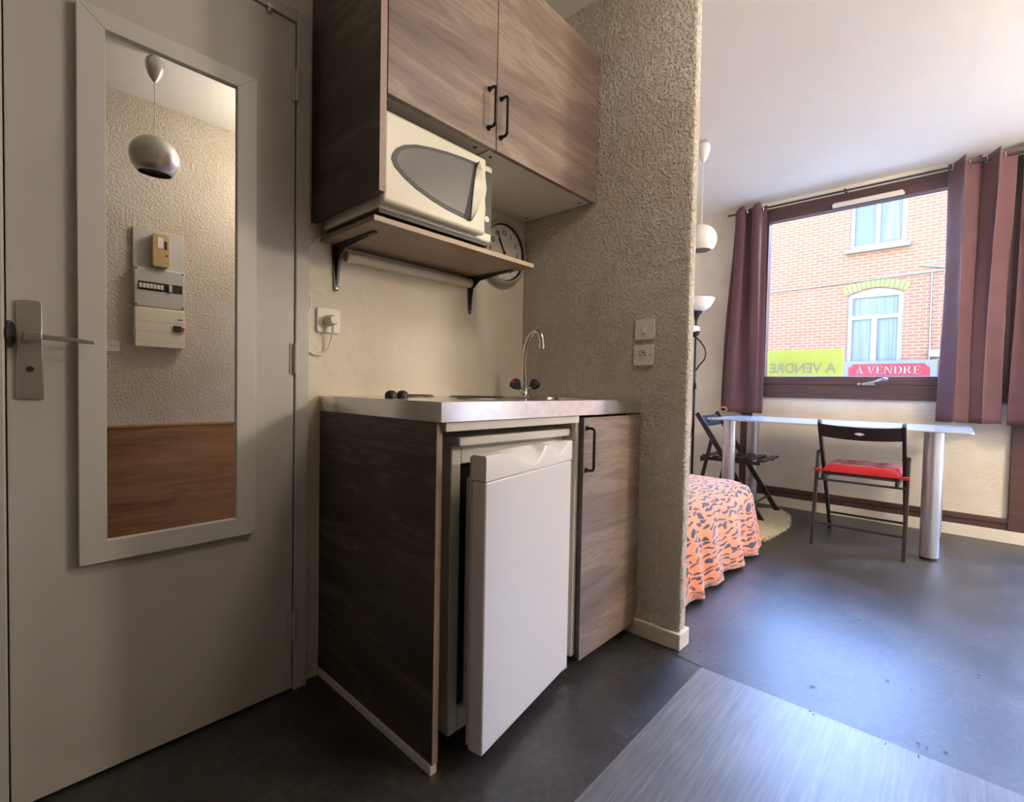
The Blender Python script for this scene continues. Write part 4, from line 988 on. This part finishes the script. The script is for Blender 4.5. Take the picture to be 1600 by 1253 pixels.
bm = NB(); box(bm, HX+0.25, HX+6, -9, 12, GZ, HT-0.02); obj('house_body', bm, 'stone', hs)
bm = NB(); prism(bm, [(HX-0.15, HT), (HX+6.2, HT), (HX+3.0, HT+0.3)], 'y', -9, 12); obj('roof', bm, 'asphalt', hs)
# upper window
wu = bobj('window', (HX+0.08, HX+0.12, 0.80, 1.70, 3.90, 4.90), 'blue_pane', hs, label='upper window with bluish panes')
bm = NB()
for y0, y1 in ((0.80, 0.87), (1.63, 1.70), (1.215, 1.285)): box(bm, HX+0.04, HX+0.079, y0, y1, 3.90, 4.90)
box(bm, HX+0.045, HX+0.079, 0.87, 1.215, 3.90, 3.96); box(bm, HX+0.045, HX+0.079, 1.285, 1.63, 3.90, 3.96); box(bm, HX+0.045, HX+0.079, 0.87, 1.215, 4.83, 4.90); box(bm, HX+0.045, HX+0.079, 1.285, 1.63, 4.83, 4.90)
obj('window_frame', bm, 'pvc', wu)
bm = NB(); prism(bm, [(0.90, 4.00), (1.15, 4.00), (1.12, 4.5), (1.02, 5.0), (0.95, 5.0)], 'x', HX+0.074, HX+0.0785); obj('net_drape', bm, 'net', wu)
bobj('sill', (HX-0.12, HX+0.06, 0.73, 1.77, 3.80, 3.875), 'stone', hs, bev=0.01, label='white stone sill')
# lower window with shallow arch
wl = bobj('window', (HX+0.08, HX+0.12, 0.80, 1.70, 0.75, 3.08), 'net', hs, label='lower arched window with net curtains')
bm = NB()
for y0, y1, z1 in ((0.80, 0.88, 2.96), (1.62, 1.70, 2.96), (1.205, 1.295, 2.46)): box(bm, HX+0.04, HX+0.079, y0, y1, 0.75, z1)
box(bm, HX+0.045, HX+0.079, 0.88, 1.62, 2.46, 2.54)
prism(bm, [(0.80, 2.90), (1.70, 2.90)]+[(1.70-0.90*i/12, 2.96+0.115*math.sin(math.pi*i/12)) for i in range(13)], 'x', HX+0.045, HX+0.079)
obj('window_frame', bm, 'pvc', wl)
bm = NB()
for i in range(14):
    a0, a1 = i/14+0.004, (i+1)/14-0.004
    def P(t, r): y = 1.77-1.14*t+0.05*0; return (1.75-1.0*t+(t-0.5)*(-0.12)*r, 2.965+0.125*math.sin(math.pi*t)+0.15*r)
    prism(bm, [P(a0, 0), P(a1, 0), P(a1, 1), P(a0, 1)], 'x', HX-0.012, HX+0.02)
obj('brick_arch', bm, 'lime_brick', hs, label='pale green brick arch')
bm = NB(); tube(bm, smooth([(HX-0.02, 6.0, 3.22), (HX-0.02, 3.2, 3.20), (HX-0.02, 1.9, 3.22), (HX-0.02, 0.4, 3.26), (HX-0.02, -1.5, 3.25)], 6), 0.014, 8)
tube(bm, [(HX-0.02, 0.40, 3.26), (HX-0.02, 0.38, 0.5)], 0.012, 8); tube(bm, [(HX-0.02, 0.55, 3.40), (HX-0.02, 0.22, 3.32)], 0.02, 8)
obj('facade_cable', bm, 'iron', hs)
fl_ = thing('wall_box', 'white box fixed to the brick wall right of the red sign', 'box', (HX-0.05, 0.33, 1.70))
bobj('box_body', (HX-0.12, HX-0.002, 0.24, 0.40, 1.66, 1.79), 'pvc', fl_, bev=0.01)
# red sign under the lower window
rs = thing('sale_sign', 'red for sale sign with white letters under the window opposite', 'sign', (HX-0.1, 0.99, 1.0))
bobj('sign_board', (HX-0.10, HX-0.07, 0.27, 1.71, 1.13, 1.61), 'sign_grey', rs, bev=0.004)
rr_ = 0.07; x0, x1, z0, z1 = 0.37, 1.63, 1.20, 1.545
pts = [(x0+rr_, z0), (x1-rr_, z0)]+[(x1-rr_*math.cos(R(a)), z0+rr_*math.sin(R(a))) for a in (0, 30, 60, 90)][::-1][1:][::-1]
def scal(x0, x1, z0, z1, r):
    out = []
    for cx, cz, a0, a1 in ((x1, z1, 270, 180), (x0, z1, 360, 270), (x0, z0, 90, 0), (x1, z0, 180, 90)): out += [(cx+r*math.cos(R(a0+(a1-a0)*i/5)), cz+r*math.sin(R(a0+(a1-a0)*i/5))) for i in range(6)]
    return out
bm = NB(); prism(bm, scal(x0, x1, z0, z1, 0.07), 'x', HX-0.106, HX-0.1005); obj('red_field', bm, 'red_sign', rs)
def serif_word(word, y0, z0, H, gap, x):
    """roman capitals with serifs, reading towards -y"""
    bm = NB(); cur = 0.0
    def quad(pts): prism(bm, [(y0-(cur+u)*H, z0+v*H) for u, v in pts], 'x', x-0.003, x)
    def bx(u0, u1, v0, v1): quad([(u0, v0), (u1, v0), (u1, v1), (u0, v1)])
    def bowl(cu, v0, v1, ru, t):
        cv, rv = (v0+v1)/2, (v1-v0)/2; n = 10
        for i in range(n):
            a, b_ = R(-90+180*i/n), R(-90+180*(i+1)/n)
            quad([(cu+ru*math.cos(a), cv+rv*math.sin(a)), (cu+ru*math.cos(b_), cv+rv*math.sin(b_)), (cu+(ru-t)*math.cos(b_), cv+(rv-0.05)*math.sin(b_)), (cu+(ru-t)*math.cos(a), cv+(rv-0.05)*math.sin(a))])
    for ch in word:
        w_ = 0.4
        if ch == 'A':
            quad([(0.10, 0), (0.17, 0), (0.44, 0.92), (0.42, 1.0)]); quad([(0.42, 1.0), (0.46, 1.0), (0.80, 0), (0.60, 0)]); bx(0.22, 0.60, 0.28, 0.34); bx(0, 0.28, 0, 0.05); bx(0.50, 0.90, 0, 0.05); w_ = 0.90
        if ch == 'V':
            quad([(0.08, 1), (0.28, 1), (0.48, 0.0), (0.44, 0.0)]); quad([(0.44, 0.0), (0.48, 0.0), (0.80, 1), (0.73, 1)]); bx(0, 0.38, 0.95, 1); bx(0.62, 0.90, 0.95, 1); w_ = 0.90
        if ch == 'E':
            bx(0.10, 0.27, 0, 1); bx(0, 0.66, 0.95, 1); bx(0.61, 0.66, 0.74, 1); bx(0.27, 0.52, 0.48, 0.53); bx(0.48, 0.52, 0.38, 0.63); bx(0, 0.72, 0, 0.05); bx(0.67, 0.72, 0, 0.28); w_ = 0.74
        if ch == 'N':
            bx(0.12, 0.18, 0, 1); bx(0.72, 0.78, 0, 1); quad([(0.06, 1), (0.26, 1), (0.78, 0), (0.70, 0)]); bx(0.02, 0.28, 0, 0.05); bx(0.60, 0.90, 0.95, 1); bx(0, 0.20, 0.95, 1); w_ = 0.92
        if ch in 'DR': bx(0.10, 0.27, 0, 1); bx(0, 0.37, 0, 0.05); bx(0, 0.37, 0.95, 1)
        if ch == 'D': bowl(0.32, 0, 1, 0.50, 0.17); bx(0.27, 0.34, 0.95, 1); w_ = 0.86
        if ch == 'R': bowl(0.32, 0.47, 1, 0.36, 0.15); bx(0.27, 0.34, 0.95, 1); bx(0.27, 0.36, 0.47, 0.52); quad([(0.34, 0.50), (0.52, 0.50), (0.84, 0), (0.66, 0)]); bx(0.64, 0.92, 0, 0.05); w_ = 0.90
        cur += (w_+gap) if ch != ' ' else 0.22
    return bm
obj('lettering', serif_word('A VENDRE', 1.515, 1.345, 0.160, 0.03, HX-0.1065), 'sign_white', rs, ang=20)
# yellow sign fixed on our own facade, its lettering cut through so it reads mirrored from inside
ys_ = thing('sale_sign', 'lime yellow sign outside the window with mirrored for sale lettering', 'sign', (4.74, 0.98, 1.0))
bobj('sign_board', (4.735, 4.745, 0.686, 1.36, 0.98, 1.312), 'yellow_sign', ys_, bev=0.001)
text('lettering', 'A VENDRE', 0.118, T(4.740, 0.985, 1.150) @ MXP, 'sign_text', ys_, 0.0058, 0.002, sx=0.90)
bm = NB()
for y in (0.72, 1.32): box(bm, 4.65, 4.735, y-0.01, y+0.01, 1.0, 1.02)
obj('sign_bracket', bm, 'iron', ys_)
